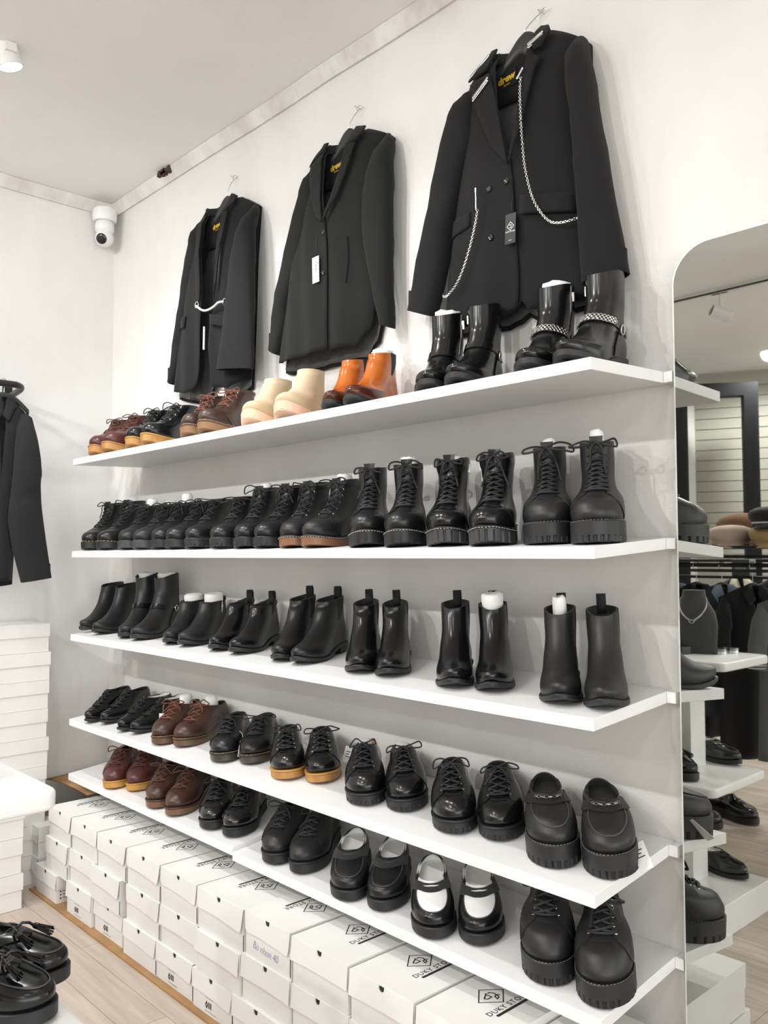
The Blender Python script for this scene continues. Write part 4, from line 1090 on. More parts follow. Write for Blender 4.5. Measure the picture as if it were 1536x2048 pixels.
def duky_art(root, w, h):
    m = M(); stroke2(m, [(-.011,-h*.42),(0,-h*.42+.011),(.011,-h*.42),(0,-h*.42-.011)], .0013, .0, True)
    stroke2(m, [(-.004,-h*.42+.003),(.003,-h*.42+.003),(.003,-h*.42-.004),(-.003,-h*.42-.004)], .0014)
    t = text_mesh('DUKY STORE', .0052, .0001, 'CENTER'); t.xf(Matrix.Translation((0,-h*.62,0))); m.add(t.v,t.f)
    t = text_mesh('unisex', .004, .0001, 'CENTER'); t.xf(Matrix.Translation((0,-h*.9,0))); m.add(t.v,t.f)
    m.xf(Matrix(((1,0,0,0),(0,0,-1,-.0009),(0,1,0,0),(0,0,0,1)))); obj('printed_logo', m, CARD, root, angle=0)
swing_tag(2.180, g.fy(2.18,2.2)-.016, 2.240, 2.335, .034, .078, mat('black_tag_card',(.02,.02,.02),.3), 'black swing tag with white diamond logo hanging from the chained blazer', duky_art, .05)
hanger(2.178, 2.748, 2.02, 2.668, 2.335, 2.655, -.030, None, 'black hanger with steel hook under the large chained blazer', (2.225,2.800))

# --- the long two-button blazer in the middle
o2 = (1.46, 0, 2.70)
g = blazer('long black two-button blazer with white swing tag, middle of the three', 1.455,
    [(2.00,1.085,1.585),(2.15,1.110,1.632),(2.36,1.160,1.590),(2.55,1.235,1.625),(2.72,1.275,1.655)],
    [(1.99,1.425,1.400),(2.15,1.428,1.400),(2.36,1.424,1.400),(2.438,1.412,1.404),(2.55,1.393,1.462),(2.72,1.372,1.505)],
    [(1.08,2.045),(1.12,2.030),(1.25,2.018),(1.40,2.020),(1.48,2.020),(1.535,2.012),(1.56,2.05),(1.64,2.09)],
    [(1.25,2.655),(1.285,2.688),(1.36,2.728),(1.45,2.742),(1.56,2.716),(1.645,2.672),(1.69,2.62)],
    [(0,.085),(.4,.080),(.75,.072),(.93,.055),(1,.022)], WOOL2, o2, folds=(.006,8,1.2))
g.backdrop = -.035
yb = inside(g, 2.585)
g.panel('front_panel', g.xl, g.ol, WOOL2, dy=-.004)
g.panel('front_panel', g.orr, g.xr, WOOL2, dy=.004)
g.sleeve('sleeve', [(1.292,2.692,1.316,2.676),(1.272,2.672,1.334,2.60),(1.252,2.64,1.33,2.53),(1.222,2.59,1.29,2.48),(1.165,2.46,1.235,2.37),(1.092,2.293,1.165,2.25),(1.068,2.19,1.135,2.15),(1.044,2.096,1.098,2.064)], [(0,-.025),(.1,-.036),(.3,-.05),(1,-.042)], [(0,.008),(.1,.022),(.25,.036),(.7,.034),(1,.028)])
g.sleeve('sleeve', [(1.650,2.672,1.622,2.662),(1.680,2.640,1.612,2.60),(1.692,2.58,1.600,2.52),(1.697,2.506,1.585,2.44),(1.694,2.40,1.578,2.375),(1.692,2.290,1.602,2.26),(1.694,2.17,1.628,2.15),(1.700,2.040,1.658,2.058)], [(0,-.026),(.1,-.040),(.3,-.07),(1,-.066)], [(0,.008),(.1,.024),(.25,.040),(.7,.036),(1,.024)])
g.flat('lapel', [(1.372,2.705),(1.386,2.60),(1.398,2.51),(1.412,2.438),(1.402,2.448),(1.378,2.464),(1.345,2.54),(1.318,2.61),(1.300,2.664),(1.330,2.672)], WOOL2, .015)
g.flat('collar', [(1.382,2.728),(1.360,2.732),(1.325,2.705),(1.292,2.672),(1.330,2.680),(1.368,2.694)], WOOL2, .019)
g.flat('lapel', [(1.510,2.690),(1.488,2.60),(1.455,2.51),(1.415,2.438),(1.430,2.45),(1.480,2.51),(1.516,2.58),(1.538,2.645),(1.552,2.672)], WOOL2, .015)
g.flat('collar', [(1.508,2.720),(1.526,2.730),(1.572,2.714),(1.572,2.680),(1.545,2.664),(1.512,2.672)], WOOL2, .019)
collar_back(g, 1.362, 1.545, 2.726, 2.726, 2.722)
for x, z in ((1.408,2.407),(1.410,2.275)): g.button(x, z, BLACK_P)
g.line('pocket_welt', [(1.506,2.372),(1.512,2.30),(1.506,2.222)], .0022, WOOL2, .003)
g.line('pocket_welt', [(1.225,2.372),(1.222,2.30),(1.205,2.222)], .0022, WOOL2, .003)
g.brand(1.396, yb-.0016, 2.650, .044)
def script_art(root, w, h):
    t = text_mesh('duky', .019, .0001, 'CENTER', .35); m = M(); m.add(t.v,t.f); m.xf(Matrix.Rotation(PI/2*.9,4,'Z')); m.xf(Matrix.Translation((.008,-h*.42,0)))
    t = text_mesh('DUKY STORE', .0048, .0001, 'CENTER'); t.xf(Matrix.Translation((0,-h*.80,0))); m.add(t.v,t.f)
    t = text_mesh('fashion', .0036, .0001, 'CENTER'); t.xf(Matrix.Translation((0,-h*.90,0))); m.add(t.v,t.f)
    m.xf(Matrix(((1,0,0,0),(0,0,-1,-.0009),(0,1,0,0),(0,0,0,1)))); obj('printed_script', m, INK, root, angle=0)
swing_tag(1.378, g.fy(1.38,2.29)-.014, 2.332, 2.405, .034, .086, CARD, 'white swing tag with black script hanging on the middle blazer', script_art, -.03)
hanger(1.452, 2.756, 1.31, 2.684, 1.605, 2.675, -.028, None, 'black hanger with steel hook under the middle blazer', (1.490,2.826))

# --- the open blazer on the left, rope clasp
o1 = (.74, 0, 2.70)
g = blazer('open black blazer with white rope clasp, leftmost of the three', .69,
    [(2.00,.335,.885),(2.25,.385,.900),(2.50,.455,.910),(2.72,.520,.930)],
    [(1.98,.600,.715),(2.03,.628,.706),(2.11,.640,.690),(2.25,.648,.702),(2.34,.655,.745),(2.45,.645,.758),(2.60,.625,.770),(2.72,.610,.778)],
    [(.33,2.052),(.40,2.030),(.52,2.005),(.58,2.004),(.61,2.030),(.64,2.06),(.69,2.06),(.71,2.005),(.80,1.990),(.89,2.02)],
    [(.48,2.690),(.535,2.720),(.61,2.742),(.70,2.752),(.84,2.720),(.925,2.668),(.965,2.62)],
    [(0,.075),(.4,.075),(.75,.070),(.93,.052),(1,.020)], WOOL, o1, folds=(.005,7,2.2))
g.backdrop = -.035
yb = inside(g, 2.58)
g.panel('front_panel', g.xl, g.ol, WOOL, dy=-.002)
g.panel('front_panel', g.orr, g.xr, WOOL, dy=.004)
g.sleeve('sleeve', [(.545,2.722,.568,2.708),(.522,2.700,.585,2.63),(.500,2.668,.58,2.56),(.478,2.631,.555,2.50),(.435,2.50,.50,2.40),(.393,2.370,.455,2.30),(.345,2.22,.41,2.18),(.302,2.092,.345,2.07)], [(0,-.024),(.1,-.034),(.3,-.046),(1,-.036)], [(0,.008),(.1,.02),(.25,.034),(.7,.030),(1,.022)])
g.sleeve('sleeve', [(.925,2.668,.900,2.660),(.952,2.638,.890,2.60),(.966,2.58,.876,2.53),(.980,2.45,.845,2.42),(.988,2.35,.835,2.36),(.998,2.23,.815,2.24),(1.006,2.12,.795,2.14),(1.012,2.024,.777,2.056)], [(0,-.026),(.1,-.040),(.3,-.078),(1,-.100)], [(0,.008),(.1,.022),(.25,.036),(.7,.030),(1,.022)])
g.flat('lapel', [(.612,2.742),(.630,2.62),(.646,2.50),(.656,2.40),(.655,2.34),(.640,2.36),(.622,2.44),(.596,2.56),(.575,2.66),(.580,2.72)], WOOL, .015)
g.flat('lapel', [(.776,2.722),(.770,2.62),(.760,2.50),(.752,2.42),(.742,2.34),(.764,2.40),(.782,2.50),(.800,2.60),(.812,2.68),(.815,2.716)], WOOL, .015)
g.flat('collar', [(.784,2.732),(.802,2.740),(.838,2.720),(.835,2.688),(.800,2.664),(.780,2.674)], WOOL, .019)
collar_back(g, .608, .812, 2.738, 2.736, 2.732)
g.flat('pocket_flap', [(.396,2.345),(.530,2.312),(.521,2.268),(.388,2.300)], WOOL, .009)
g.flat('pocket_flap', [(.712,2.284),(.830,2.252),(.826,2.212),(.716,2.244)], WOOL, .009)
for x, z in ((.630,2.336),(.806,2.312)):
    e = M().torus(g.p(x, g.fy(x,z)-.010, z), .012, .003, 1, 16, 6); obj('metal_ring', e, STEEL, g.root, angle=60)
m = M(); m.tube(catmull([g.p(.632,g.fy(.632,2.33)-.014,2.33),g.p(.665,-.100,2.308),g.p(.705,-.100,2.300),g.p(.75,-.100,2.304),g.p(.79,-.105,2.310),g.p(.806,g.fy(.806,2.31)-.014,2.312)],6), .0045, 8)
ROPE = mat('white_twisted_rope', (.72,.72,.71), .6, bump=(260,.8,.002)); obj('rope_clasp', m, ROPE, g.root, angle=60)
m = M(); m.tube([g.p(.655,-.085,2.248),g.p(.656,-.086,2.20),g.p(.655,-.086,2.158)], .004, 6); obj('rope_end', m, ROPE, g.root, angle=60)
g.brand(.658, yb-.0016, 2.660, .042)
hanger(.718, 2.760, .58, 2.712, .90, 2.674, -.027, None, 'black hanger with steel hook under the open blazer', (.752,2.838))

# --- charcoal shirt on the rail of the left wall (built facing +x)
rail = thing('clothes_rail', 'black clothes rail bracketed to the left wall above the box stacks', 'rail', (XL, -1.0, 2.10))
m = M(); m.tube(catmull([(.262,-.75,-.036),(.262,-.2,-.036),(.262,.40,-.036),(.258,.455,-.036),(.235,.487,-.038),(.19,.497,-.045),(.03,.510,-.050),(.004,.512,-.050)],6), .0135, 10); obj('tube', m, BLACKMET, rail, angle=60)
pt = obj('wall_plate', M().box((0,.492,-.110),(.006,.534,.028)), BLACKMET, rail, angle=0, bevel=.001)
m = M(); m.ball((.007,.513,-.088), .008, 6, (.4,1,1)); obj('screw', m, STEEL, pt, angle=60)
SHIRTM = wool('charcoal_cotton', (.016,.017,.019), .06, .9)
root = thing('shirt', 'charcoal collared shirt hanging on the rail by the left wall', 'shirt', (-.06,-.588,2.0), (0,0,PI/2))
g = Garment(root, 0, [(1.25,-.16,.050),(1.50,-.15,.06),(1.70,-.14,.075),(1.98,-.13,.105)], [(1.25,-.01,-.02),(1.6,-.012,-.02),(1.80,-.02,-.005),(1.98,-.05,.012)],
    [(-.2,1.28),(0,1.255),(.05,1.262),(.1,1.30)], [(-.2,1.90),(-.105,1.955),(-.045,2.0),(0,2.012),(.045,1.995),(.105,1.940),(.12,1.92)], [(0,.055),(.5,.06),(.85,.05),(1,.02)], org=(0,0,2.0), folds=(.006,8,.3), y0=-.02)
g.mtl = SHIRTM
g.panel('back_panel', g.xl, g.xr, SHIRTM, back=True); g.panel('front_panel', g.xl, g.ol, SHIRTM); g.panel('front_panel', g.orr, g.xr, SHIRTM)
g.sleeve('sleeve', [(.086,1.952,.066,1.938),(.106,1.930,.046,1.885),(.119,1.86,.034,1.80),(.136,1.76,.028,1.70),(.142,1.70,.020,1.62),(.136,1.66,.012,1.54),(.142,1.56,.008,1.50),(.162,1.42,.030,1.38),(.188,1.268,.064,1.250)], [(0,-.004),(.12,-.022),(.3,-.045),(1,-.05)], [(0,.006),(.12,.020),(.3,.03),(1,.024)])
g.sleeve('sleeve', [(-.105,1.945,-.03,1.90),(-.14,1.76,-.05,1.70),(-.15,1.56,-.06,1.50),(-.17,1.268,-.08,1.250)], [(0,-.02),(.3,-.03),(1,-.03)], [(0,.02),(.3,.03),(1,.024)])
g.flat('collar', [(.012,2.012),(.032,2.010),(.048,1.978),(.010,1.905),(-.012,1.93),(.004,1.97)], SHIRTM, .012)
g.flat('collar', [(-.012,2.012),(-.032,2.010),(-.056,1.978),(-.036,1.905),(-.012,1.93),(-.006,1.97)], SHIRTM, .012)
h = thing('coat_hanger', 'black hanger with steel hook holding the charcoal shirt', 'hanger', (-.06,-.588,2.018), (0,0,PI/2))
m = M(); P = catmull([(-.10,0,-.062),(-.05,0,-.018),(0,0,-.002),(.05,0,-.018),(.10,0,-.062)],6)
m.rings([[(q.x, .008*cos(2*PI*j/10), q.z+.012*sin(2*PI*j/10)) for j in range(10)] for q in P]); obj('arms', m, HANGER, h, angle=60)
m = M(); m.tube(catmull([(0,0,0),(.001,0,.028),(.006,0,.046),(.004,-.002,.0625),(-.008,-.004,.066),(-.016,-.004,.056)],6), .0015, 6); obj('hook', m, STEEL, h, angle=60)

# --- security camera in the corner
cm = thing('security_camera', 'white dome security camera in the ceiling corner above the left wall', 'camera', (-.247,-.082,2.985), (0,0,0))
m = M(); m.lathe([(.050,-.062),(.055,-.05),(.056,-.02),(.052,-.004)], 28); obj('mount', m, WPLAST, cm, angle=40)
m = M(); m.lathe([(.034,-.115),(.042,-.105),(.044,-.080),(.040,-.066),(.034,-.060)], 28); obj('neck', m, WPLAST, cm, angle=40)
m = M(); m.ball((0,0,-.138), .042, 12); hd = obj('head', m, WPLAST, cm, angle=60)
dirn = Vector((.62,-.68,-.38)).normalized(); q = dirn.to_track_quat('Z','Y').to_matrix().to_4x4(); T0 = Matrix.Translation(Vector((0,0,-.138)))
m = M(); m.lathe([(.024,.0330),(.0245,.0385),(.021,.0415),(.010,.0420)], 24); m.xf(T0 @ q); obj('lens_face', m, mat('camera_lens_black',(.012,.012,.014),.15), hd, angle=40)
m = M(); m.lathe([(.009,.0415),(.009,.0440),(.006,.0455)], 18); m.xf(T0 @ q); obj('lens', m, mat('lens_glass',(.02,.02,.025),.05), hd, angle=40)
# ---------------------------------------------------------------- mirror and what it reflects
MIRROR = mat('mirror_silvering', (.57,.58,.55), .015, metal=1.)
mr = thing('wall_mirror', 'tall frameless mirror with rounded corner on the wall right of the shelves', 'mirror', (2.5894,-.022,1.0))
def mirror_poly(g, x1=3.30, z0=-.85, z1=1.054, r=.088):
    P = [(g,z0),(x1,z0)]
    P += [(x1-r+r*cos(a),z1-r+r*sin(a)) for a in np.linspace(0,PI/2,10)]
    P += [(g+r-r*sin(a),z1-r+r*cos(a)) for a in np.linspace(0,PI/2,16)]
    return P
m = M(); m.prism(mirror_poly(0), lambda a,b: (a,.010,b), lambda a,b: (a,-.0120,b)); obj('backing', m, mat('mirror_bevel',(.72,.73,.71),.2), mr, angle=0)
P = mirror_poly(.0035, 3.2965-2.5894, -.8465, 1.0505, .085)
m = M(); m.v = [(a,-.0135,b) for a,b in P]; m.f = [tuple(range(len(P)))]; gl = obj('glass', m, MIRROR, mr, angle=0)
bpy.data.objects[mr.name]
m2 = mirror_poly(0, 3.30-2.5894); 
for c in list(mr.children):
    if c.name.startswith('backing'):
        mm = M(); mm.prism(m2, lambda a,b: (a,.010,b), lambda a,b: (a,-.0130,b)); c.data.clear_geometry(); c.data.from_pydata(mm.v,[],mm.f); c.data.update()

# --- stepped display stand (its corner shows at the lower left, the rest in the mirror)
def rslab(x0,x1,y0,y1,z,t,r=.03):
    m = M(); P = []
    for cx,cy,a0 in ((x1-r,y1-r,0),(x0+r,y1-r,PI/2),(x0+r,y0+r,PI),(x1-r,y0+r,3*PI/2)):
        P += [(cx+r*cos(a0+k*PI/12), cy+r*sin(a0+k*PI/12)) for k in range(7)]
    cx,cy = (x0+x1)/2,(y0+y1)/2; e = .008
    rows = []
    for k in range(5):
        a = PI/2*k/4; o = e*(1-sin(a)); zz = z-t+e*(1-cos(a))
        rows.append([(x+(cx-x)*o/abs(x1-x0)*2, y+(cy-y)*o/abs(y1-y0)*2, zz) for x,y in P])
    for k in range(5):
        a = PI/2*k/4; o = e*(1-cos(a)); zz = z-e+e*sin(a)
        rows.append([(x+(cx-x)*o/abs(x1-x0)*2, y+(cy-y)*o/abs(y1-y0)*2, zz) for x,y in P])
    return m.rings(rows)
st = thing('display_stand', 'white stepped display stand with rounded tiers in the lower left foreground', 'display stand', (0,0,0))
obj('base', M().box((1.30,-1.62,0),(2.095,-1.12,.115)), WHITE_G, st, angle=0, bevel=.003)
obj('post', M().box((1.835,-1.475,.1145),(1.918,-1.36,.945)), WHITE_G, st, angle=0, bevel=.002)
obj('tier', rslab(1.42,2.118,-1.61,-1.228,.972,.034,.026), WHITE_G, st, angle=40)
obj('tier', rslab(1.32,2.112,-1.575,-1.150,.540,.034), WHITE_G, st, angle=40)
def free_pair(st_, spots, z, kind, noun, labs, group, **k):
    for n, (tx,ty,phi) in enumerate(spots):
        L = STY[st_]['L']; f = math.radians(phi)
        root = thing(kind, labs[n], noun, (tx-L/2*sin(f), ty+L/2*cos(f), z+.0006), (0,0,f), group)
        make_shoe(kind, st_, (1,-1)[n], root, seed=50+n, **k)
free_pair('loafer',[(1.896,-1.128,122),(2.005,-1.185,122)],.540,'tassel_loafer','shoe',
    ['black tassel loafer in the lower left corner, the upper one behind','black tassel loafer in the lower left corner, the nearer lower one'],'tassel loafers on the display stand',
    col=BLACK_S, apron=(.36,.95), tassel=True, saddle=BLACK_S, lining=LINING)
free_pair('loafer_slim',[(2.015,-1.690+.19,95),(2.02,-1.565+.0,97)][1:]+[],.540,'loafer','shoe',['black crinkled patent loafer on the stand, seen in the mirror'],'patent loafers',col=BLACK_C,apron=(.36,.95),saddle=BLACK_C,lining=PAPER)
free_pair('loafer_slim',[(2.045,-1.545,96)],.115,'loafer','shoe',['black patent loafer on the low base of the stand, in the mirror'],'patent loafers',col=BLACK_C,apron=(.36,.95),saddle=BLACK_C,lining=PAPER)
for k,(x,y,a) in enumerate(((1.36,-2.52,80),(1.52,-2.42,75),(1.62,-2.60,100))):
    free_pair('derby_lug',[(x,y,a)],.0,'loafer','shoe',['black patent shoe on the floor below the clothes rack, %s in the mirror' % ('farthest left','nearest','rightmost')[k]],'patent shoes on the floor',col=BLACK_C,apron=(.36,.95),saddle=BLACK_C)
# bust with necklace
b = thing('necklace_bust', 'dark grey necklace display bust on the top tier, seen in the mirror', 'display bust', (1.88,-1.475,.9725), (0,0,math.radians(160)))
m = M(); rows = []
for z, w, d, dy in ((0,.088,.010,-.045),(.05,.090,.014,-.04),(.11,.092,.02,-.030),(.16,.082,.028,-.016),(.195,.058,.030,.0),(.225,.044,.030,.012),(.245,.042,.030,.016)):
    rows.append([(w*math.copysign(abs(cos(2*PI*j/28))**.8,cos(2*PI*j/28)), dy+d*sin(2*PI*j/28), z) for j in range(28)])
m.rings(rows); BUST = mat('grey_velvet',(.055,.054,.056),.9,sheen=.2); obj('torso', m, BUST, b, angle=50)
m = M(); m.tube([(0,-.02,.0),(0,.05,.0)], .008, 8); obj('easel_foot', m, BUST, b)
nk = thing('necklace', 'silver chain necklace on the grey bust in the mirror', 'necklace', b.location, (0,0,math.radians(160)))
P = catmull([(-.046,.005,.215),(-.05,-.024,.185),(-.04,-.046,.160),(-.02,-.058,.138),(0,-.062,.128),(.02,-.058,.138),(.04,-.046,.160),(.05,-.024,.185),(.046,.005,.215)],8)
m = M()
for k in range(0,len(P)-1):
    t = (P[k+1]-P[k]).normalized(); e = M().torus((0,0,0),.0042,.0013,2,10,5,.7); e.xf(Matrix.Translation(P[k]) @ t.to_track_quat('X','Y').to_matrix().to_4x4() @ Matrix.Rotation(.6 if k % 2 else -.6,4,'X')); m.add(e.v,e.f)
obj('links', m, STEEL, nk, angle=60)
e = M().torus((0,-.066,.126),.010,.0028,1,14,6,.7); obj('pendant', e, STEEL, nk, angle=60)
for k,(x,y) in enumerate(((1.968,-1.50),(1.985,-1.565))):
    t = thing('bracelet_stack','stack of flat metal link bracelets on the top tier, %s in the mirror' % ('left','right')[k],'bracelet',(x,y,.9725),(0,0,.3),'bracelet stacks on the top tier')
    for q in range(2):
        m = M()
        for j in range(14):
            a = 2*PI*j/14; w = M().box((-.0055,-.0022,0),(.0055,.0022,.0095)); w.xf(Matrix.Translation((.028*cos(a),.022*sin(a),.010*q)) @ Matrix.Rotation(a+PI/2,4,'Z')); m.add(w.v,w.f)
        obj('bracelet', m, GUNM if q else STEEL, t, angle=0)
t = thing('trinket_box','small black box with a silver brooch on the top tier','box',(1.868,-1.40,.9725),(0,0,.5))
obj('case', M().box((-.028,-.02,0),(.028,.02,.030)), BLACKMET, t, angle=0, bevel=.002)
m = M()
for a in range(6): m.ball((-.015+.006*a,-.021,.016+.004*sin(a*2)), .004, 5)
obj('brooch', m, STEEL, t, angle=60)

# --- clothes rack with hats, behind the camera
rk = thing('clothes_rack','black steel clothes rack with hat shelf, seen in the mirror','clothes rack',(1.5,-2.6,0))
m = M()
obj('hat_shelf', M().box((-1.3,-.22,1.385),(1.3,.20,1.400)), BLACKMET, rk, angle=0)
for y, z in ((.03,1.302),(-.52,1.322)):
    m = M(); m.tube([(-1.3,y,z),(1.3,y,z)], .011, 10); obj('rail', m, BLACKMET, rk, angle=60)
for y, z in ((.095,1.275),(-.07,1.345)):
    obj('rail', M().box((-1.3,y-.006,z-.008),(1.3,y+.006,z+.008)), BLACKMET, rk, angle=0)
for x in (-1.28,1.28): obj('upright', M().box((x-.02,-.22,0),(x+.02,-.18,1.385)), BLACKMET, rk, angle=0)
for x in (-1.28,1.28): obj('upright', M().box((x-.02,-.54,0),(x+.02,-.50,1.385)), BLACKMET, rk, angle=0); obj('crossbar', M().box((x-.012,-.50,1.345),(x+.012,-.22,1.38)), BLACKMET, rk, angle=0)
for x in (-1.28,1.28): obj('upright', M().box((x-.02,.16,0),(x+.02,.20,1.385)), BLACKMET, rk, angle=0)
BLUEC = wool('light_blue_cotton',(.33,.42,.55),.1); GREYC = wool('grey_jersey',(.12,.125,.125),.2); CREAM = wool('cream_cotton',(.62,.58,.45),.1); DARKC = wool('black_cotton',(.014,.014,.016),.15); NAVYC = wool('slate_cotton',(.055,.06,.075),.15)
def hung(x, y, zr, th, length, w, mt, cm, label, sl=.30, stripes=False):
    z0 = zr-.10
    root = thing('shirt', label, 'shirt', (x,y,z0), (0,0,math.radians(th)), 'garments on the rack in the mirror')
    g = Garment(root, 0, [(z0-length,-w*1.05,w*1.05),(z0-.2,-w*.95,w*.95),(z0,-w,w)], [(z0-length,0,0),(z0-.12,0,0),(z0,-.05,.05)], [(-w*1.2,z0-length),(w*1.2,z0-length)], [(-w,z0-.055),(-.05,z0),(0,z0-.004),(.05,z0),(w,z0-.055)],
        [(0,.05),(.5,.05),(.85,.045),(1,.015)], org=(0,0,z0), folds=(.010,4/w*.25,x*7), y0=-.01); g.mtl = mt; g.backdrop = 0
    g.panel('back_panel', g.xl, g.xr, mt, nx=12, nz=16, back=True); g.panel('front_panel', g.xl, g.ol, mt, nx=10, nz=20); g.panel('front_panel', g.orr, g.xr, mt, nx=10, nz=20)
    for s in (-1,1):
        o = g.sleeve('sleeve', [(s*w*.98,z0-.05,s*w*.80,z0-.10),(s*(w+.035),z0-.13,s*w*.78,z0-.20),(s*(w+.055),z0-sl*.7,s*w*.85,z0-sl*.75),(s*(w+.06),z0-sl,s*(w*.86),z0-sl-.01)], [(0,-.02),(1,-.03)], [(0,.015),(.3,.035),(1,.035)])
        if stripes:
            for q in (0,.014,.028):
                e = M().torus((0,0,0), .5, .012, 2, 20, 5); e.xf(Matrix.Translation((s*(w*.93+.03),-.03,-sl+.004+q)) @ Matrix.Diagonal((w*.14+.062,.075,.14,1))); obj('cuff_stripe', e, CARD, o, angle=60)
        g.flat('collar', [(s*.02,z0+.004),(s*.055,z0-.0),(s*.085,z0-.035),(s*.055,z0-.105),(s*.01,z0-.07),(s*.03,z0-.03)][::s], cm, .012, cuts=2)
    h = thing('coat_hanger','steel-hooked hanger holding the '+label.split(' in the mirror')[0],'hanger',(x,y,z0+.002),(0,0,math.radians(th)),'hangers on the rack in the mirror')
    P = catmull([(-w*.8,0,-.055),(-.05,0,-.012),(0,0,.002),(.05,0,-.012),(w*.8,0,-.055)],6)
    m = M(); m.rings([[(q.x,.006*cos(2*PI*j/8),q.z+.010*sin(2*PI*j/8)) for j in range(8)] for q in P]); obj('arms', m, HANGER, h, angle=60)
    m = M(); m.tube(catmull([(0,0,.006),(0,0,.06),(.016,0,.085),(.014,0,.106),(0,0,.116),(-.014,0,.108),(-.016,0,.094)],5), .0022, 6); obj('hook', m, STEEL, h, angle=60)
hung(1.06,-2.57,1.30,114,.62,.20,DARKC,DARKC,'black shirt at the left edge of the rack in the mirror')
hung(1.20,-2.57,1.30,114,.62,.20,NAVYC,BLUEC,'slate shirt with light blue collar on the rack in the mirror')
hung(1.33,-2.57,1.30,116,.80,.19,DARKC,DARKC,'long black shirt behind the bust in the mirror')
hung(1.47,-2.57,1.30,114,.66,.19,NAVYC,BLUEC,'slate polo with wide pale blue collar in the mirror')
hung(1.63,-2.57,1.30,116,.85,.20,DARKC,DARKC,'long black collared dress in the middle of the mirror')
hung(1.30,-3.12,1.32,114,.5,.18,DARKC,CREAM,'dark shirt with cream collar on the rear rail in the mirror')
hung(1.52,-3.12,1.32,114,.6,.19,DARKC,DARKC,'black shirt on the rear rail in the mirror')
hung(1.76,-3.12,1.32,114,.6,.19,DARKC,DARKC,'black shirt at the right end of the rear rail in the mirror')
hung(1.88,-2.505,1.275,140,.80,.19,GREYC,GREYC,'grey shirt with white striped cuffs at the right mirror edge',stripes=True,sl=.36)
def cap(x,y,z,rz,mt,label,s=1.,brim=True,cord=None,flat=.62,tl=(0,0)):
    root = thing('cap', label, 'cap', (x,y,z), (tl[0],tl[1],rz), 'caps on the rack')
    m = M(); rows = []
    for r,h in ((.088,.0),(.092,.022),(.108,.045),(.112,.068),(.098,.088),(.062,.102),(.018,.107)):
        rows.append([(r*s*cos(2*PI*j/32)*(1+.02*sin(j*PI/2)), r*s*1.12*sin(2*PI*j/32), h*s*(flat/.62)) for j in range(32)])
    m.rings(rows); obj('crown', m, mt, root, angle=60)
    m = M(); m.rings([[(r*s*cos(2*PI*j/32),r*s*1.12*sin(2*PI*j/32),h) for j in range(32)] for r,h in ((.090,.004),(.095,.008),(.095,.022),(.091,.026))], False, False); obj('band', m, mt, root, angle=40)
    m = M(); rows = []
    for k in range(9):
        a = lerp(-2.3,-.84,k/8); rows.append([((.088+.055*u*sin(PI*(k+.6)/9.2))*s*cos(a)*1.02, (.098+.062*u*sin(PI*(k+.6)/9.2))*s*sin(a), .010-.022*u*u) for u in np.linspace(0,1,5)])
    m.grid(rows); obj('brim', m, mt, root, angle=60, solid=.004)
    if cord:
        m = M(); m.tube([(.097*s*cos(a),.109*s*sin(a),.020) for a in np.linspace(-2.5,-.6,14)], .005, 6); obj('cord', m, cord, root, angle=60)
PINKC = wool('pale_pink_corduroy',(.60,.47,.40),.1); BRNC = wool('brown_cord_cloth',(.22,.12,.06),.1); TANC = wool('tan_cloth',(.45,.32,.15),.1)
cap(1.535,-2.54,1.4006,math.radians(155),PINKC,'pale pink newsboy cap on the rack shelf in the mirror')
cap(1.50,-2.755,1.4006,math.radians(165),BRNC,'brown cap with braided cord behind the pale pink cap',s=1.2,flat=.85,cord=ROPE)
cap(1.745,-2.53,1.4006,math.radians(165),TANC,'tan cap under the black corded cap in the mirror',s=.95)
cap(1.745,-2.53,1.492,math.radians(165),BLACK_SU,'black cap with white cord at the right mirror edge',s=.95,cord=ROPE)
t = thing('storage_box','small grey storage box behind the rack rails in the mirror','box',(1.45,-2.87,1.24)); obj('shell', M().box((-.05,-.04,0),(.05,.04,.09)), mat('grey_box',(.25,.25,.24),.5), t, angle=0, bevel=.004)
obj('window', M().box((-.03,.0395,.03),(.03,.0412,.06)), CARD, t, angle=0)
obj('rear_shelf', M().box((-1.3,-.32,1.225),(1.3,-.22,1.2395)), BLACKMET, rk, angle=0)

# --- black archway in front of the slat boards
fr = thing('black_archway','black rectangular frame standing before the cream slat wall, in the mirror','frame',(-.14,-5.12,0),(0,0,-.62))
BM = mat('black_frame_paint',(.012,.012,.014),.7,spec=.2)
obj('lintel', M().box((-.10,-.06,2.70),(.66,.06,2.812)), BM, fr, angle=0)
for x0,x1 in ((-.10,.09),(.545,.66)): obj('post', M().box((x0,-.06,0),(x1,.06,2.70)), BM, fr, angle=0)

# --- ceiling track and lamps
tr = thing('light_track','white ceiling track with dark slot running across the ceiling in the mirror','light track',(0,-3.45,3.035))
obj('channel', M().box((XL+.01,-.018,-.03),(5.5,.018,-.0005)), WPLAST, tr, angle=0)
obj('slot', M().box((XL+.01,.018,-.030),(5.5,.0195,-.018)), BLACKMET, tr, angle=0)
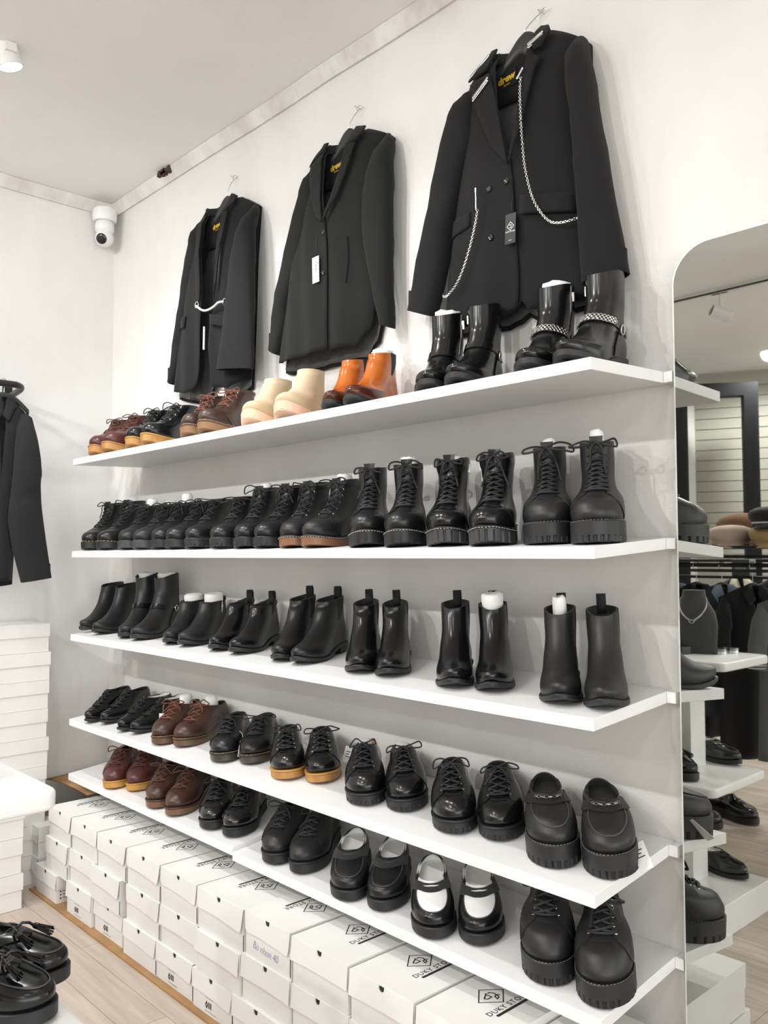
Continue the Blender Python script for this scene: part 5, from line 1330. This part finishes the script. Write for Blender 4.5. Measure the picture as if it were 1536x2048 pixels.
# ---------------------------------------------------------------- lights
GLOW = mat('lamp_glow', (1,1,1), .5, emit=(1,.97,.9,14))
LI = [0]
def spot_light(loc, target, power, size=100, r=.035, col=(1,1,.995), fixture=True, lab=None, on=True):
    L = Vector(loc); d = (Vector(target)-L).normalized(); LI[0] += 1
    if on:
        l = bpy.data.lights.new('spot_lamp_light', 'SPOT'); l.energy = power; l.spot_size = math.radians(size); l.spot_blend = .8; l.shadow_soft_size = r; l.color = col
        o = bpy.data.objects.new('spot_lamp_light', l); COL.objects.link(o); o.location = L+d*.045
        o.rotation_euler = d.to_track_quat('-Z','Y').to_euler()
    if fixture:
        root = thing('spot_lamp', lab, 'lamp', L, group='ceiling spot lamps')
        q = d.to_track_quat('Z','Y').to_matrix().to_4x4()
        m = M(); m.lathe([(.034,-.13),(.040,-.125),(.040,.0),(.036,.0),(.034,-.01)], 24, cap1=True); m.xf(q); obj('lamp_head', m, WPLAST, root, angle=40)
        m = M(); m.lathe([(.034,-.009),(.033,-.0085)], 24); m.xf(q); obj('lamp_face', m, GLOW if on else HOLE_SHADE, root, angle=0)
        m = M(); m.tube([(-d.x*.06,-d.y*.06,-d.z*.06+.03),(-d.x*.06,-d.y*.06,ZC-L.z-.03)], .008, 8); m.box((-d.x*.06-.05,-d.y*.06-.017,ZC-L.z-.030),(-d.x*.06+.05,-d.y*.06+.017,ZC-L.z-.001)); obj('bracket', m, WPLAST, root, angle=40)
def down_light(x, y, power, lab):
    root = thing('ceiling_downlight', lab, 'lamp', (x,y,ZC), group='recessed ceiling lights')
    m = M(); m.lathe([(.06,-.004),(.075,-.006),(.08,-.0005)], 28, cap0=False, cap1=False); obj('rim', m, WPLAST, root, angle=40)
    m = M(); m.lathe([(.06,-.003),(.059,-.0028)], 28); obj('diffuser', m, GLOW, root, angle=0)
    l = bpy.data.lights.new('downlight_light', 'SPOT'); l.energy = power; l.spot_size = math.radians(160); l.spot_blend = .6; l.shadow_soft_size = .06; l.color = (1,1,.99)
    o = bpy.data.objects.new('downlight_light', l); COL.objects.link(o); o.location = (x,y,ZC-.02)
w = bpy.data.worlds.new('world'); SC.world = w; w.use_nodes = True
w.node_tree.nodes['Background'].inputs['Color'].default_value = (.97,.985,1,1); w.node_tree.nodes['Background'].inputs['Strength'].default_value = 3.5
def where(n): return ('first','second','third','fourth','fifth')[n]
for k,x in enumerate((.685,1.55,2.4)): spot_light((x,-.84,2.975),(x+.05,-.28,1.0),(40,26,3)[k],112,lab='white ceiling spot lamp above the shelves, %s from the left wall' % where(k))
for k,x in enumerate((.6,1.7,2.9)): spot_light((x,-2.0,2.92),((-.1,-.5,1.7),(1.6,-.2,1.1),(2.7,-.2,1.0))[k],(40,32,9)[k],105,lab='white ceiling spot lamp over the display stand, %s from the left wall' % where(k))
for k,x in enumerate((.3,1.6,2.7,4.0)): spot_light((x,-3.45,2.90),(x-.2,-1.5,0.4),(75,75,50,20)[k],145,lab='white spot lamp on the ceiling track, %s from the left wall' % where(k))
spot_light((1.03,-3.42,2.90),(.55,-2.9,3.16),0,lab='unlit white spot lamp on the ceiling track, seen in the mirror',on=False)
for k,(x,y) in enumerate(((.55,-5.4),(2.4,-5.4),(4.2,-5.4))): down_light(x,y,130,'round recessed ceiling light near the slat wall, %s from the left wall' % where(k))

SC.view_settings.exposure = .23
